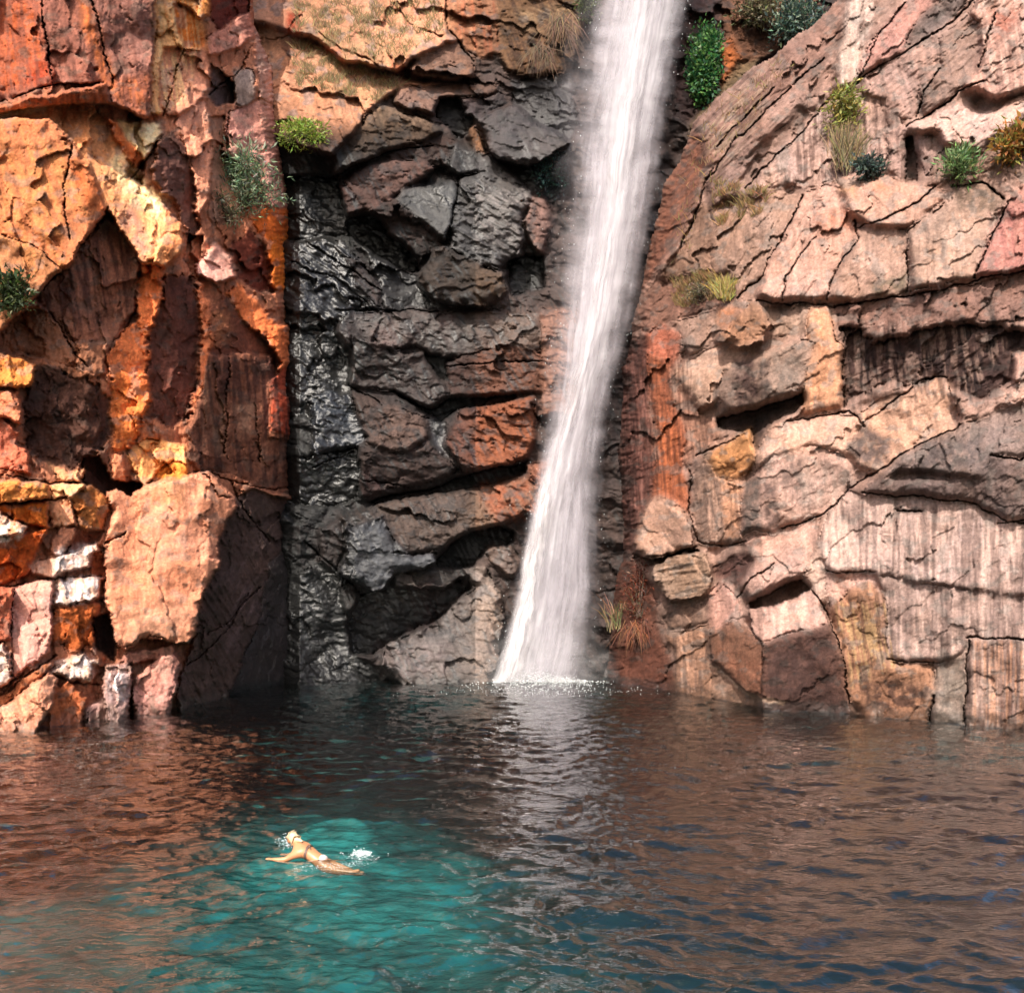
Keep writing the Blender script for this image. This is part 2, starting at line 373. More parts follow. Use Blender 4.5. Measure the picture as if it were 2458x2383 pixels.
R('back', q((630,1300),(700,1190),(760,1180),(880,1260),(1010,1320),(1040,1400),(1000,1430),(940,1460),(760,1470),(690,1440),(610,1360)), 1.5,2,-8,(108,86,70), rnd=24, a=.7, rough=.7, thing='hang')
thing('hang', 'rounded brown boulder hanging under the dark dome beside the falls')
R('back', q((260,1500),(700,1490),(720,1560),(560,1660),(480,1680),(260,1670),(200,1590)), .7,0,10,(138,112,102), rnd=14, wet=.4)
R('back', q((720,1500),(1000,1480),(1200,1500),(1200,1680),(1000,1700),(830,1720),(640,1690),(560,1650)), .6,0,0,(112,90,80), rnd=14, wet=.4)
R('back', q((1200,1480),(1400,1480),(1400,2000),(1190,2000)), .6,-6,0,(176,126,106), rnd=14, wet=.2)
R('back', q((-100,1500),(100,1500),(200,1570),(260,1680),(300,1700),(280,2000),(-100,2000)), -.3,6,0,(38,38,42), rnd=12, wet=.8)
R('back', b((280,0),(300,-150),(480,-10),(740,0),(740,200),(670,260),(480,180),(280,150)), .6,0,0,(112,86,76), rnd=12, wet=.3)
R('back', q((640,1700),(830,1730),(1010,1710),(1010,1790),(820,1830),(720,1830)), -.6,0,0,(40,38,40), rnd=6, wet=.4)
R('back', b((740,40),(820,0),(1010,-40),(1200,-10),(1190,180),(1080,190),(760,200)), .6,0,4,(126,84,68), rnd=12)
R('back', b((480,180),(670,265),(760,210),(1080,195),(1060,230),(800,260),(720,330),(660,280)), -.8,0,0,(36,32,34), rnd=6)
R('back', b((280,170),(440,230),(640,300),(650,400),(560,470),(360,440),(330,330)), .8,-2,8,(164,122,102), rnd=14, a=.4)
R('back', b((90,200),(280,200),(330,330),(360,430),(300,450),(110,490),(95,350)), .3,8,12,(104,116,134), rnd=14, wet=1.0, jag=2.8)  # bluish colour paints the sky's sheen on wet rock
R('back', b((-100,490),(90,490),(310,450),(340,560),(320,680),(200,740),(90,720),(-100,720)), -.5,4,-8,(32,32,36), rnd=12, wet=.9)
R('back', b((640,300),(740,330),(760,480),(760,520),(650,420)), -.2,0,0,(70,72,80), rnd=8, wet=.7)
R('back', b((330,450),(560,470),(650,420),(760,520),(800,570),(560,640),(450,660),(320,690),(340,580)), .7,0,-8,(118,86,74), rnd=12)
R('back', b((800,270),(960,240),(1160,210),(1170,400),(1120,500),(960,550),(820,570),(740,440)), 1.2,-2,2,(178,106,74), rnd=20, a=.5, rough=1.5, stri=(25, .7))
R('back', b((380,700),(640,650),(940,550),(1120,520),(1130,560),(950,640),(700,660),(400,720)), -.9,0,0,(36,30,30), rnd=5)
R('back', b((1130,540),(1260,500),(1260,800),(1180,820),(1120,760),(1180,640)), .8,-4,4,(186,122,96), rnd=14)
R('back', b((230,790),(400,720),(660,670),(900,650),(1130,580),(1180,640),(1120,760),(980,830),(860,860),(700,950),(480,960),(440,860),(260,830)), 1.2,0,16,(142,110,90), rnd=16, a=.4, wet=.2)
R('back', b((120,840),(240,800),(260,950),(220,1060),(140,1000)), .7,-4,0,(134,104,94), rnd=10)
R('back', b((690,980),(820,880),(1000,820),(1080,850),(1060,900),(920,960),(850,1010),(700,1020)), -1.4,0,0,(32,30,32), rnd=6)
R('back', b((920,940),(1060,900),(1100,1000),(1060,1100),(960,1010)), .5,0,8,(136,110,98), rnd=12, wet=.4)
R('back', b((330,1150),(480,1120),(600,1080),(860,1080),(860,1130),(780,1190),(700,1280),(560,1320),(400,1440),(300,1440),(260,1300)), -1.3,0,-10,(66,42,36), rnd=12, wet=.3)
R('back', b((480,1060),(690,1020),(800,1080),(720,1130),(480,1130)), .8,0,10,(122,104,92), rnd=8)
R('back', b((-100,1100),(130,1000),(230,1070),(300,1450),(420,1500),(480,1590),(480,1900),(-100,1900)), -.4,10,-4,(40,36,36), rnd=14, wet=.5)
R('back', b((250,830),(440,780),(500,900),(560,960),(680,960),(690,1010),(480,1060),(440,1130),(390,1140),(230,1060),(270,950)), 1.6,-2,8,(124,127,136), rnd=24, a=.6, rough=.6, wet=.45, thing='blue')
thing('blue', 'blue grey rounded boulder in the dark alcove above the small cave')
R('back', b((820,1020),(930,1010),(1010,1160),(1020,1300),(990,1450),(980,1560),(980,1900),(520,1900),(520,1585),(430,1500),(450,1400),(560,1340),(700,1290),(790,1190),(880,1130)), 1.2,-8,16,(172,150,138), rnd=40, a=.9, rough=.8, wet=.3, thing='foot')
thing('foot', 'pale domed boulder at the foot of the waterfall on its left side')
R('back', q((890,560),(1060,510),(1180,590),(1330,690),(1180,780),(1140,800),(960,750),(920,640)), 1.7,-6,8,(84,76,78), rnd=18, a=.5, wet=.4, rough=.7, thing='slabtop')
thing('slabtop', 'dark grey angular block wedged high beside the waterfall')
# back stains and painted sheen
P('back', q((0,0),(740,0),(740,180),(480,340),(0,160)), (196,158,118), .5, 20, .9)
P('back', q((100,150),(560,370),(420,520),(150,430)), (186,152,112), .55, 24, .9)
P('back', q((340,0),(720,0),(720,200),(480,150)), (226,150,118), .4, 30, .5)
P('back', q((-20,60),(40,80),(30,170),(-30,150)), (168,60,34), .9, 8, .3)
P('back', q((150,215),(240,240),(250,290),(160,260)), (214,116,86), .8, 8, .4)
P('back', q((490,290),(560,320),(540,360),(480,330)), (170,86,54), .8, 8, .4)
P('back', q((330,600),(440,500),(560,560),(540,690),(350,760)), (96,80,66), .6, 18, .7, streak=(86, 9, 110))
P('back', q((760,0),(980,0),(980,280),(800,180)), (182,104,74), .6, 12, .9, streak=(85, 11, 140))
P('back', q((1000,0),(1380,0),(1330,350),(1040,340)), (74,52,44), .75, 14, .9, streak=(70, 12, 120))
P('back', q((1060,60),(1360,0),(1380,200),(1150,200)), (184,150,116), .6, 14, .9, streak=(25, 9, 120))
P('back', q((830,900),(1150,900),(1100,1230),(770,1180)), (170,160,158), .6, 20, 1.0, streak=(32, 6, 50))
P('back', q((0,1200),(300,1200),(430,1500),(0,1500)), (140,146,160), .6, 20, 1.0, streak=(42, 7, 80))  # pale bluish streaks: painted sky sheen on the wet wall
P('back', q((370,1570),(500,1560),(500,1660),(380,1670)), (178,130,116), .7, 14, .6)
P('back', q((700,1510),(780,1520),(760,1640),(720,1620)), (110,56,46), .7, 12, .5)
P('back', q((540,1560),(830,1560),(800,1700),(600,1660)), (160,140,130), .5, 16, 1.0, streak=(-20, 8, 90))
P('back', b((440,240),(640,330),(640,420),(380,420)), (186,136,110), .6, 22, .7)
P('back', b((340,540),(440,600),(450,670),(330,690)), (142,92,84), .7, 10, .4)
P('back', b((900,640),(1160,590),(1120,780),(980,800)), (196,112,76), .85, 22, .6)
P('back', b((540,700),(840,660),(800,760),(560,780)), (158,116,94), .6, 22, .7)
P('back', b((420,1400),(760,1390),(740,1580),(440,1560)), (208,176,168), .7, 24, .8)
P('back', b((430,1060),(800,1020),(720,1140),(300,1300)), (150,136,118), .5, 16, 1.0, streak=(20, 8, 60))
P('back', b((150,1100),(330,1150),(300,1500),(150,1450)), (110,92,78), .55, 16, 1.0, streak=(70, 9, 50))
P('back', b((560,1080),(700,1070),(700,1320),(560,1330)), (96,46,34), .6, 22, .7)
# gully right of the falls
q = lambda *p: T('C', p)
R('back', q((200,-300),(420,-300),(450,150),(440,480),(300,600),(220,560),(180,300)), -.4,0,0,(70,44,42), rnd=20, wet=.2)
R('back', q((420,-300),(1000,-300),(900,120),(640,300),(520,280),(450,150)), .3,-10,10,(128,88,68), rnd=20)
R('back', q((440,210),(500,180),(540,270),(500,400),(440,440)), .8,-10,0,(196,112,62), rnd=10)
R('back', q((430,440),(520,290),(640,290),(560,420),(440,560),(300,700),(300,600)), .8,-14,16,(140,116,88), rnd=12)

# ---------------- right cliff
b = lambda *p: T('D', p)
SILH = q((1400,-2800),(1040,-300),(1000,0),(880,120),(760,210),(600,330),(420,470),(330,560),(290,640),(240,760),(170,900),(100,1150),(60,1400),(20,1560),(-10,1750)) + b((-30,60),(-44,500),(-24,950),(-60,1100),(-90,1300),(-110,1600),(-110,2100),(3000,2100),(3000,-2800))
LSIL = T('A', [(-1200,-2800),(1215,-2800),(1215,-200),(1225,120),(1300,300),(1340,560),(1370,800),(1385,1000),(1400,1400),(1415,1800)]) + T('B', [(1425,380),(1430,700),(1402,900),(1450,1100),(1485,1640),(1500,2200),(-1200,2200)])
R('right', q((340,560),(430,470),(560,420),(700,260),(850,170),(1000,0),(1060,-300),(1120,-300),(1080,150),(960,260),(820,400),(640,560),(500,680),(380,850),(350,960),(250,1200),(130,1340),(170,900),(250,740)), .1,8,6,(164,120,104), rnd=12, stri=(-42, 1.0))
R('right', q((250,740),(330,620),(370,800),(300,1000),(200,1200),(110,1330),(60,1400),(100,1150),(180,880)), .2,0,4,(156,92,64), rnd=12, stri=(-65, .8))
R('right', q((960,270),(1000,300),(980,440),(860,490),(760,590),(620,720),(540,860),(480,960),(400,1000),(380,860),(500,690),(640,570),(820,410)), .6,8,0,(168,128,114), rnd=14, a=.4, stri=(-45, .8))
R('right', q((1040,100),(1060,-300),(1180,-300),(1110,180),(1100,400),(1000,440),(1000,260)), .7,16,4,(204,170,154), rnd=10, rough=.6)
R('right', q((1110,300),(1200,160),(1330,0),(1400,-300),(1500,-300),(1450,40),(1380,110),(1320,240),(1180,330),(1110,390)), .2,10,16,(192,134,122), rnd=10, rough=.6)
R('right', q((1330,200),(1400,80),(1500,0),(1620,-300),(1760,-300),(1640,0),(1480,140),(1380,220)), .2,0,-14,(124,104,98), rnd=8)
R('right', q((1120,400),(1330,260),(1480,180),(1500,330),(1400,440),(1380,560),(1300,580),(1230,470),(1140,470)), .3,6,8,(196,152,138), rnd=10, stri=(-40,.7))
R('right', q((1480,180),(1640,60),(1700,130),(1690,330),(1600,420),(1530,470),(1420,560),(1400,440),(1500,330)), .3,12,0,(166,130,116), rnd=12, stri=(-40,.7))
R('right', q((1640,60),(1720,-100),(1900,-300),(3000,-300),(3000,480),(1900,440),(1760,480),(1600,420),(1690,330),(1700,130)), .4,8,8,(200,148,130), rnd=14, stri=(-40,.6))
R('right', q((1330,600),(1440,570),(1560,490),(1700,550),(1900,490),(3000,300),(3000,560),(1900,560),(1800,640),(1680,720),(1520,700),(1490,620),(1400,640)), .4,6,22,(216,172,158), rnd=10, stri=(-35, .6))
R('right', q((560,960),(600,880),(740,700),(830,640),(940,500),(1120,440),(1200,480),(1250,600),(1220,830),(1080,840),(1000,860),(840,910),(740,880),(640,920)), .0,6,-4,(198,158,144), rnd=10, stri=(88, 1.0))
R('right', q((1230,470),(1330,600),(1400,650),(1490,640),(1490,830),(1430,840),(1340,680),(1320,860),(1230,830),(1250,600)), .0,8,-4,(184,144,132), rnd=9, stri=(88, .8))
R('right', q((1330,660),(1370,650),(1390,860),(1330,870)), -.8,0,0,(80,56,48), rnd=5)
R('right', q((1520,710),(1680,720),(1900,570),(3000,400),(3000,830),(1900,870),(1760,800),(1640,870),(1500,860),(1430,840)), .1,6,16,(154,118,100), rnd=10, rough=1.6)
R('right', q((830,930),(1000,860),(1050,960),(1100,1090),(1010,1270),(940,1440),(700,1450),(620,1420),(640,1330),(700,1200),(780,1050)), .7,6,14,(214,162,142), rnd=14, stri=(-58, .7))
R('right', q((1000,860),(1050,840),(1280,865),(1470,890),(1590,890),(1400,1060),(1330,1100),(1150,1090),(1070,1030)), .9,4,30,(210,156,132), rnd=16, rough=.6)
R('right', q((1100,1090),(1330,1105),(1340,1200),(1340,1390),(1290,1430),(1100,1450),(950,1440),(1020,1270)), .9,8,4,(198,154,134), rnd=16, stri=(-58, .6), rough=.7)
R('right', q((1340,1110),(1480,1010),(1570,900),(1700,870),(1810,960),(1720,1150),(1660,1330),(1350,1400)), .7,14,6,(186,146,126), rnd=26, a=.4, rough=.7)
R('right', q((1720,1170),(1830,980),(1900,880),(3000,830),(3000,1330),(1900,1310),(1660,1340)), .6,4,4,(194,126,112), rnd=14)
R('right', q((400,1000),(560,980),(640,920),(830,930),(780,1050),(640,1330),(520,1440),(500,1300),(400,1330),(400,1100)), .1,4,6,(174,134,114), rnd=10, stri=(-62, 1.0))
R('right', q((250,1200),(350,960),(400,1000),(400,1330),(290,1320),(130,1340)), .2,0,4,(156,116,94), rnd=10, stri=(-80, .9))
R('right', q((130,1340),(290,1330),(520,1440),(220,1540),(80,1600),(20,1560),(60,1440)), .2,0,14,(144,98,80), rnd=10, rough=1.5)
R('right', q((540,1440),(640,1450),(700,1500),(820,1470),(870,1470),(850,1600),(700,1620),(670,1530)), .1,4,-4,(170,134,114), rnd=9)
R('right', q((990,1470),(1290,1430),(1500,1390),(1900,1310),(3000,1280),(3000,1560),(1900,1540),(1780,1550),(1650,1540),(1480,1570),(1200,1650),(1040,1600),(1000,1540)), .2,4,2,(150,108,94), rnd=9, rough=1.7)
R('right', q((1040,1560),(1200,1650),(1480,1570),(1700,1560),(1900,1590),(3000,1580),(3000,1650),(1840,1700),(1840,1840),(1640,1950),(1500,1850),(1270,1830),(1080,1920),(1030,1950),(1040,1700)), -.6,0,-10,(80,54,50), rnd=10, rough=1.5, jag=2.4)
R('right', q((1840,1690),(3000,1600),(3000,1900),(1840,1980)), .4,4,8,(204,154,136), rnd=12)
R('right', q((90,1600),(170,1560),(260,1600),(250,1700),(200,1770),(90,1760),(20,1700)), .5,0,4,(190,100,68), rnd=16)
R('right', q((220,1540),(340,1510),(480,1470),(470,1560),(370,1680),(280,1720),(250,1600)), .4,4,6,(190,146,124), rnd=10)
R('right', q((220,1760),(370,1690),(440,1650),(640,1660),(620,1700),(460,1770),(410,1900),(420,1930),(350,1980),(220,1950),(200,1800)), .7,6,20,(208,162,136), rnd=10)
R('right', q((870,1470),(960,1475),(1000,1640),(1030,1650),(1030,1950),(940,1970),(840,2000),(830,1880),(860,1640)), .5,10,0,(218,154,114), rnd=9, rough=.6)
R('right', q((460,1770),(620,1700),(840,1620),(900,1640),(860,1750),(840,1880),(640,1950),(480,1980),(420,1900)), 1.0,6,-4,(172,138,122), rnd=12)
R('right', b((90,0),(200,20),(220,250),(280,400),(260,560),(300,700),(290,760),(170,680),(110,700),(130,550),(140,350),(100,150),(90,-80)), .6,0,0,(184,94,48), rnd=10, stri=(86, 1.0))
R('right', b((-60,-80),(90,-80),(110,300),(130,550),(110,700),(40,850),(20,980),(-60,1000),(-60,500)), -.2,-14,0,(98,54,44), rnd=12, stri=(86, 1.4), rough=1.4)
R('right', b((230,120),(360,290),(440,330),(440,400),(330,490),(300,560),(270,520),(280,400),(225,250)), .2,4,0,(174,124,102), rnd=9, stri=(86, 1.0))
R('right', b((430,300),(640,260),(830,190),(840,250),(700,330),(600,390),(440,350)), -.9,0,-10,(56,44,42), rnd=6)
R('right', b((600,380),(690,330),(660,420),(620,480),(600,430)), -.5,0,0,(70,52,50), rnd=6)
R('right', b((370,490),(500,410),(580,340),(600,430),(610,480),(580,560),(500,600),(420,590)), .7,0,-4,(226,150,80), rnd=12, a=.35)
R('right', b((310,570),(380,500),(420,590),(480,600),(540,600),(545,900),(350,920),(310,750)), .3,6,-2,(194,148,124), rnd=10, stri=(88, .7))
R('right', b((690,340),(850,330),(940,275),(1090,300),(1110,360),(1030,480),(900,440),(700,480),(620,560),(600,520),(640,420)), .7,6,20,(220,168,142), rnd=14, rough=.7)
R('right', b((610,570),(700,480),(900,440),(1040,490),(1090,560),(1060,640),(960,760),(730,840),(690,860),(600,850),(545,880),(545,640)), .6,8,0,(204,158,140), rnd=14, a=.4, rough=.8)
R('right', b((1090,300),(1240,200),(1500,110),(1540,150),(1560,360),(1380,430),(1260,520),(1200,570),(1110,560),(1040,470),(1130,360)), .4,6,12,(222,168,138), rnd=12, rough=.8)
R('right', b((1540,150),(1700,210),(1840,160),(1900,120),(3000,0),(3000,120),(1900,240),(1600,340)), .3,4,14,(186,142,124), rnd=10, rough=1.5)
R('right', b((1260,530),(1400,430),(1600,340),(1900,230),(3000,100),(3000,480),(1900,500),(1740,480),(1700,590),(1300,560),(1200,590)), .9,4,24,(150,124,116), rnd=12, rough=1.1)
R('right', b((1200,590),(1700,590),(1740,480),(1900,510),(3000,480),(3000,900),(1900,810),(1740,760),(1600,690),(1280,680),(1120,660)), .8,4,-12,(126,102,96), rnd=9)
R('right', b((920,890),(960,760),(1060,650),(1120,670),(1280,690),(1600,710),(1740,770),(1900,820),(3000,900),(3000,1180),(1900,1160),(1400,1100),(1180,1060),(950,1040),(920,980)), .5,4,18,(202,166,154), rnd=14, stri=(90, .7), rough=.6)
R('right', b((1180,1060),(1400,1100),(1900,1160),(3000,1180),(3000,1380),(1640,1360),(1600,1440),(1480,1480),(1240,1470),(1250,1200)), .7,4,2,(198,162,150), rnd=14, stri=(90, .6), rough=.5)
R('right', b((1640,1360),(3000,1380),(3000,2100),(1620,2100),(1620,1780)), .7,4,-2,(190,146,126), rnd=10, stri=(90, .5), rough=.4)
R('right', b((1480,1480),(1600,1440),(1640,1360),(1620,1780),(1620,2100),(1440,2100),(1450,1770),(1470,1640)), .5,4,0,(160,134,120), rnd=10, rough=.5)
R('right', b((950,1040),(1180,1060),(1240,1150),(1160,1090),(1060,1130),(970,1220),(920,1100)), .7,6,10,(218,168,152), rnd=10, rough=.6)
R('right', b((970,1230),(1060,1130),(1160,1090),(1240,1180),(1250,1480),(1470,1490),(1470,1640),(1440,1770),(1440,2100),(1120,2100),(1120,1730),(1060,1660),(1040,1500)), .9,8,-2,(186,128,92), rnd=26, a=.6, rough=.6)
R('right', b((540,900),(690,860),(920,790),(910,900),(860,1000),(830,1080),(700,1110),(580,1200),(530,1100),(600,1000)), .7,6,22,(198,152,136), rnd=10, rough=.7, stri=(-45, .6))
R('right', b((840,1060),(910,900),(940,1000),(950,1220),(870,1120)), .8,14,4,(218,178,158), rnd=8)
R('right', b((410,1020),(560,950),(600,1000),(530,1120),(460,1080),(400,1080)), -.4,0,0,(116,76,68), rnd=8)
R('right', b((380,1150),(450,1090),(520,1170),(540,1270),(410,1330),(380,1270)), .6,4,8,(212,154,136), rnd=14)
R('right', b((140,1190),(260,1190),(390,1200),(390,1300),(200,1330),(150,1250)), .5,0,10,(158,122,104), rnd=14)
R('right', b((180,1340),(390,1310),(390,1470),(400,1640),(400,2100),(230,2100),(230,1610),(220,1450)), .4,4,0,(194,140,108), rnd=14, stri=(88, .6))
R('right', b((-130,1000),(20,990),(120,1100),(140,1300),(200,1450),(230,1610),(230,2100),(-130,2100)), -.3,-10,0,(112,62,44), rnd=20, rough=1.3)
R('right', b((390,1490),(560,1600),(640,1650),(760,1680),(760,2100),(500,2100),(400,1640)), .7,4,8,(192,146,120), rnd=8)
R('right', b((20,960),(110,980),(320,940),(350,950),(200,970),(120,1010),(30,1000)), -.7,0,0,(60,46,40), rnd=5)
# the big block: slot with its shade in the colour, pale top, left face, dark front
R('right', b((570,1200),(700,1120),(840,1080),(880,1130),(820,1170),(590,1235)), -.8,0,0,(96,66,54), rnd=6)
R('right', b((580,1225),(820,1165),(885,1125),(965,1285),(880,1315),(640,1385),(600,1320)), 1.0,6,26,(214,164,148), rnd=8, rough=.5, thing='block')
R('right', b((400,1340),(500,1280),(600,1330),(650,1390),(650,1640),(640,1660),(560,1600),(400,1480),(390,1400)), 1.0,-16,-4,(152,100,74), rnd=14, rough=.5, thing='block')
R('right', b((645,1385),(880,1315),(965,1285),(1045,1500),(1060,1690),(1060,2100),(640,2100),(640,1660)), 1.1,14,-14,(100,66,56), rnd=12, rough=.5, thing='block')
thing('block', 'big angular block with a pale top and dark brown front at the right waterline')
R('right', b((110,690),(150,670),(260,740),(310,830),(320,930),(240,950),(110,980),(40,950),(20,890),(60,800)), 1.3,6,4,(208,158,132), rnd=22, a=.6, rough=.5, thing='tri')
thing('tri', 'smooth triangular tan boulder perched right of the waterfall')
R('right', b((120,1010),(200,970),(370,950),(410,1080),(390,1150),(200,1180),(130,1100)), 1.0,4,4,(176,140,116), rnd=16, a=.5, rough=1.2, stri=(-10, .9), thing='layer')
thing('layer', 'knobbly layered tan rock directly under the smooth triangular boulder')
R('right', q((450,1600),(520,1510),(590,1450),(640,1470),(680,1550),(650,1640),(540,1660),(440,1640)), 1.1,4,10,(180,126,92), rnd=24, a=.6, rough=.5, thing='round')
thing('round', 'rounded brown boulder resting on the ledge between the falls and the dark overhang')
# right stains
DK = (66,50,48)
P('right', q((300,500),(760,240),(960,250),(640,560),(400,900),(130,1330)), (112,78,68), .7, 14, .9, streak=(-45, 10, 110))
P('right', q((360,600),(700,280),(640,560),(420,860)), (190,160,134), .5, 20, 1.0, streak=(-48, 9, 80))
P('right', q((1120,400),(1480,180),(1690,330),(1400,560),(1240,480)), (126,102,94), .6, 14, .9, streak=(75, 12, 90))
P('right', q((1640,0),(2500,-100),(2500,470),(1760,470)), (226,186,168), .7, 14, .9, streak=(80, 12, 100))
P('right', q((1600,100),(2500,0),(2500,470),(1700,470)), (140,100,90), .55, 14, .9, streak=(82, 14, 110))
P('right', q((1740,60),(1880,40),(1850,140),(1760,200)), (170,90,66), .85, 14, .5)
P('right', q((820,520),(1230,460),(1220,830),(760,880)), (110,78,70), .7, 10, .9, streak=(88, 11, 130))
P('right', q((1040,0),(1200,-100),(1120,400),(1000,420)), (232,202,188), .6, 8, .9, streak=(86, 8, 130))
P('right', q((900,1030),(1060,1000),(1100,1100),(900,1140)), (224,140,106), .8, 18, .5)
P('right', q((1000,870),(1080,870),(1090,960),(1010,940)), (206,144,92), .6, 14, .6)
P('right', q((1180,870),(1260,880),(1250,910),(1180,900)), (226,130,90), .8, 8, .5)
P('right', q((1560,900),(1700,880),(1810,960),(1780,1020),(1580,1000)), (110,88,70), .8, 14, .6)
P('right', q((1440,1080),(1520,1020),(1500,1200),(1430,1180)), (130,110,100), .6, 20, .6)
P('right', q((1520,1080),(1640,1080),(1620,1260),(1520,1240)), (208,176,160), .6, 22, .7)
P('right', q((1170,1370),(1340,1300),(1330,1400),(1180,1440)), (116,104,84), .8, 16, .7)
P('right', q((1740,1020),(2500,900),(2500,1300),(1700,1330)), (172,94,90), .5, 18, .9, streak=(82, 14, 110))
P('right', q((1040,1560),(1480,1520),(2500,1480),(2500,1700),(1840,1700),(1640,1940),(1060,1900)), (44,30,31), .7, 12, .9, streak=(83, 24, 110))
P('right', q((1040,1540),(1480,1540),(1840,1640),(1640,1900),(1060,1880)), (190,150,134), .5, 8, 1.0, streak=(84, 14, 90))
P('right', q((500,1730),(600,1720),(640,1900),(520,1960)), (76,50,48), .85, 10, .5)
P('right', q((620,1740),(680,1720),(690,1920),(640,1930)), (70,58,56), .8, 8, .4)
P('right', q((690,1700),(850,1640),(830,1850),(700,1900)), (128,112,102), .7, 14, .6)
P('right', q((900,1500),(980,1500),(1030,1900),(860,1940)), (228,152,100), .5, 10, .8, streak=(88, 10, 120))
P('right', q((430,1480),(540,1480),(440,1600)), (206,126,76), .8, 10, .5)
P('right', b((140,320),(250,380),(260,560),(280,680),(150,660)), (204,102,36), .8, 18, .6)
P('right', b((90,0),(300,20),(300,700),(120,700)), (112,58,38), .6, 8, .9, streak=(87, 7, 130))
P('right', b((-60,0),(90,0),(110,640),(0,980)), (150,96,84), .6, 8, 1.0, streak=(86, 6, 80))
P('right', b((320,510),(400,510),(400,580),(340,600)), (96,78,72), .7, 14, .5)
P('right', b((310,600),(450,600),(440,900),(340,900)), (92,76,72), .6, 10, .9, streak=(80, 14, 110))
P('right', b((450,600),(540,610),(540,880),(460,880)), (228,156,110), .7, 10, .5)
P('right', b((550,600),(620,590),(640,840),(560,860)), (92,84,80), .85, 8, .4)
P('right', b((640,580),(720,600),(720,830),(650,830)), (72,52,50), .8, 10, .5)
P('right', b((740,520),(860,490),(800,640),(720,640)), (112,92,86), .75, 14, .5)
P('right', b((850,500),(1080,560),(1000,700),(800,760)), (186,160,146), .6, 20, .7, streak=(86, 16, 140))
P('right', b((1040,440),(1130,360),(1260,400),(1250,520),(1110,540)), (100,84,82), .9, 10, .4)
P('right', b((1400,430),(1700,380),(1740,560),(1400,550)), (92,82,82), .75, 20, .7)
P('right', b((1260,560),(1740,580),(1860,700),(1300,680)), (88,68,64), .6, 12, .9, streak=(84, 14, 60))
P('right', b((940,760),(1140,680),(2500,860),(2500,1840),(1640,1760),(1600,1450),(1240,1440),(1200,1060),(940,1000)), (224,186,170), .7, 10, .9, streak=(89, 17, 300))
P('right', b((1000,720),(1280,700),(2500,880),(2500,1840),(1640,1760),(1600,1450),(1240,1440),(1200,1060)), (136,108,100), .75, 10, .9, streak=(91, 27, 340))
P('right', b((1240,1100),(2500,1150),(2500,1370),(1260,1440)), (150,122,114), .6, 14, .9, streak=(90, 20, 260))
P('right', b((1290,740),(1420,750),(1420,775),(1290,765)), (66,54,52), .9, 5, .5)
P('right', b((1640,1380),(2500,1400),(2500,1840),(1620,1790)), (120,82,70), .8, 10, .9, streak=(90, 14, 260))
P('right', b((1660,1380),(2500,1400),(2500,1800),(1660,1780)), (226,160,120), .6, 8, 1.0, streak=(90, 8, 260))
P('right', b((980,1180),(1240,1130),(1250,1480),(1060,1640)), (96,66,50), .75, 12, .9, streak=(84, 13, 150))
P('right', b((990,1200),(1250,1200),(1300,1500),(1080,1600)), (216,170,110), .6, 8, 1.0, streak=(80, 8, 120))
P('right', b((1090,1570),(1280,1560),(1450,1600),(1420,1720),(1140,1710)), (66,42,36), .85, 20, .6)
P('right', b((650,1400),(960,1320),(1030,1660),(650,1680)), (62,40,38), .6, 30, .6)
P('right', b((420,1420),(640,1480),(640,1640),(500,1560)), (166,96,64), .5, 24, .7)
P('right', b((390,1480),(560,1600),(640,1650),(760,1670),(740,1685),(620,1670),(540,1610),(390,1500)), (236,192,160), .9, 4, .2)
P('right', b((190,1350),(390,1320),(390,1620),(230,1600)), (112,86,76), .6, 10, .9, streak=(88, 11, 140))
P('right', b((150,1200),(260,1200),(250,1290),(170,1290)), (96,74,66), .6, 14, .6)
P('right', b((60,760),(150,690),(310,860),(240,930)), (150,112,96), .6, 10, .9, streak=(62, 9, 90))
P('right', b((1470,1480),(1620,1450),(1620,1790),(1470,1770)), (128,118,108), .6, 16, .6)
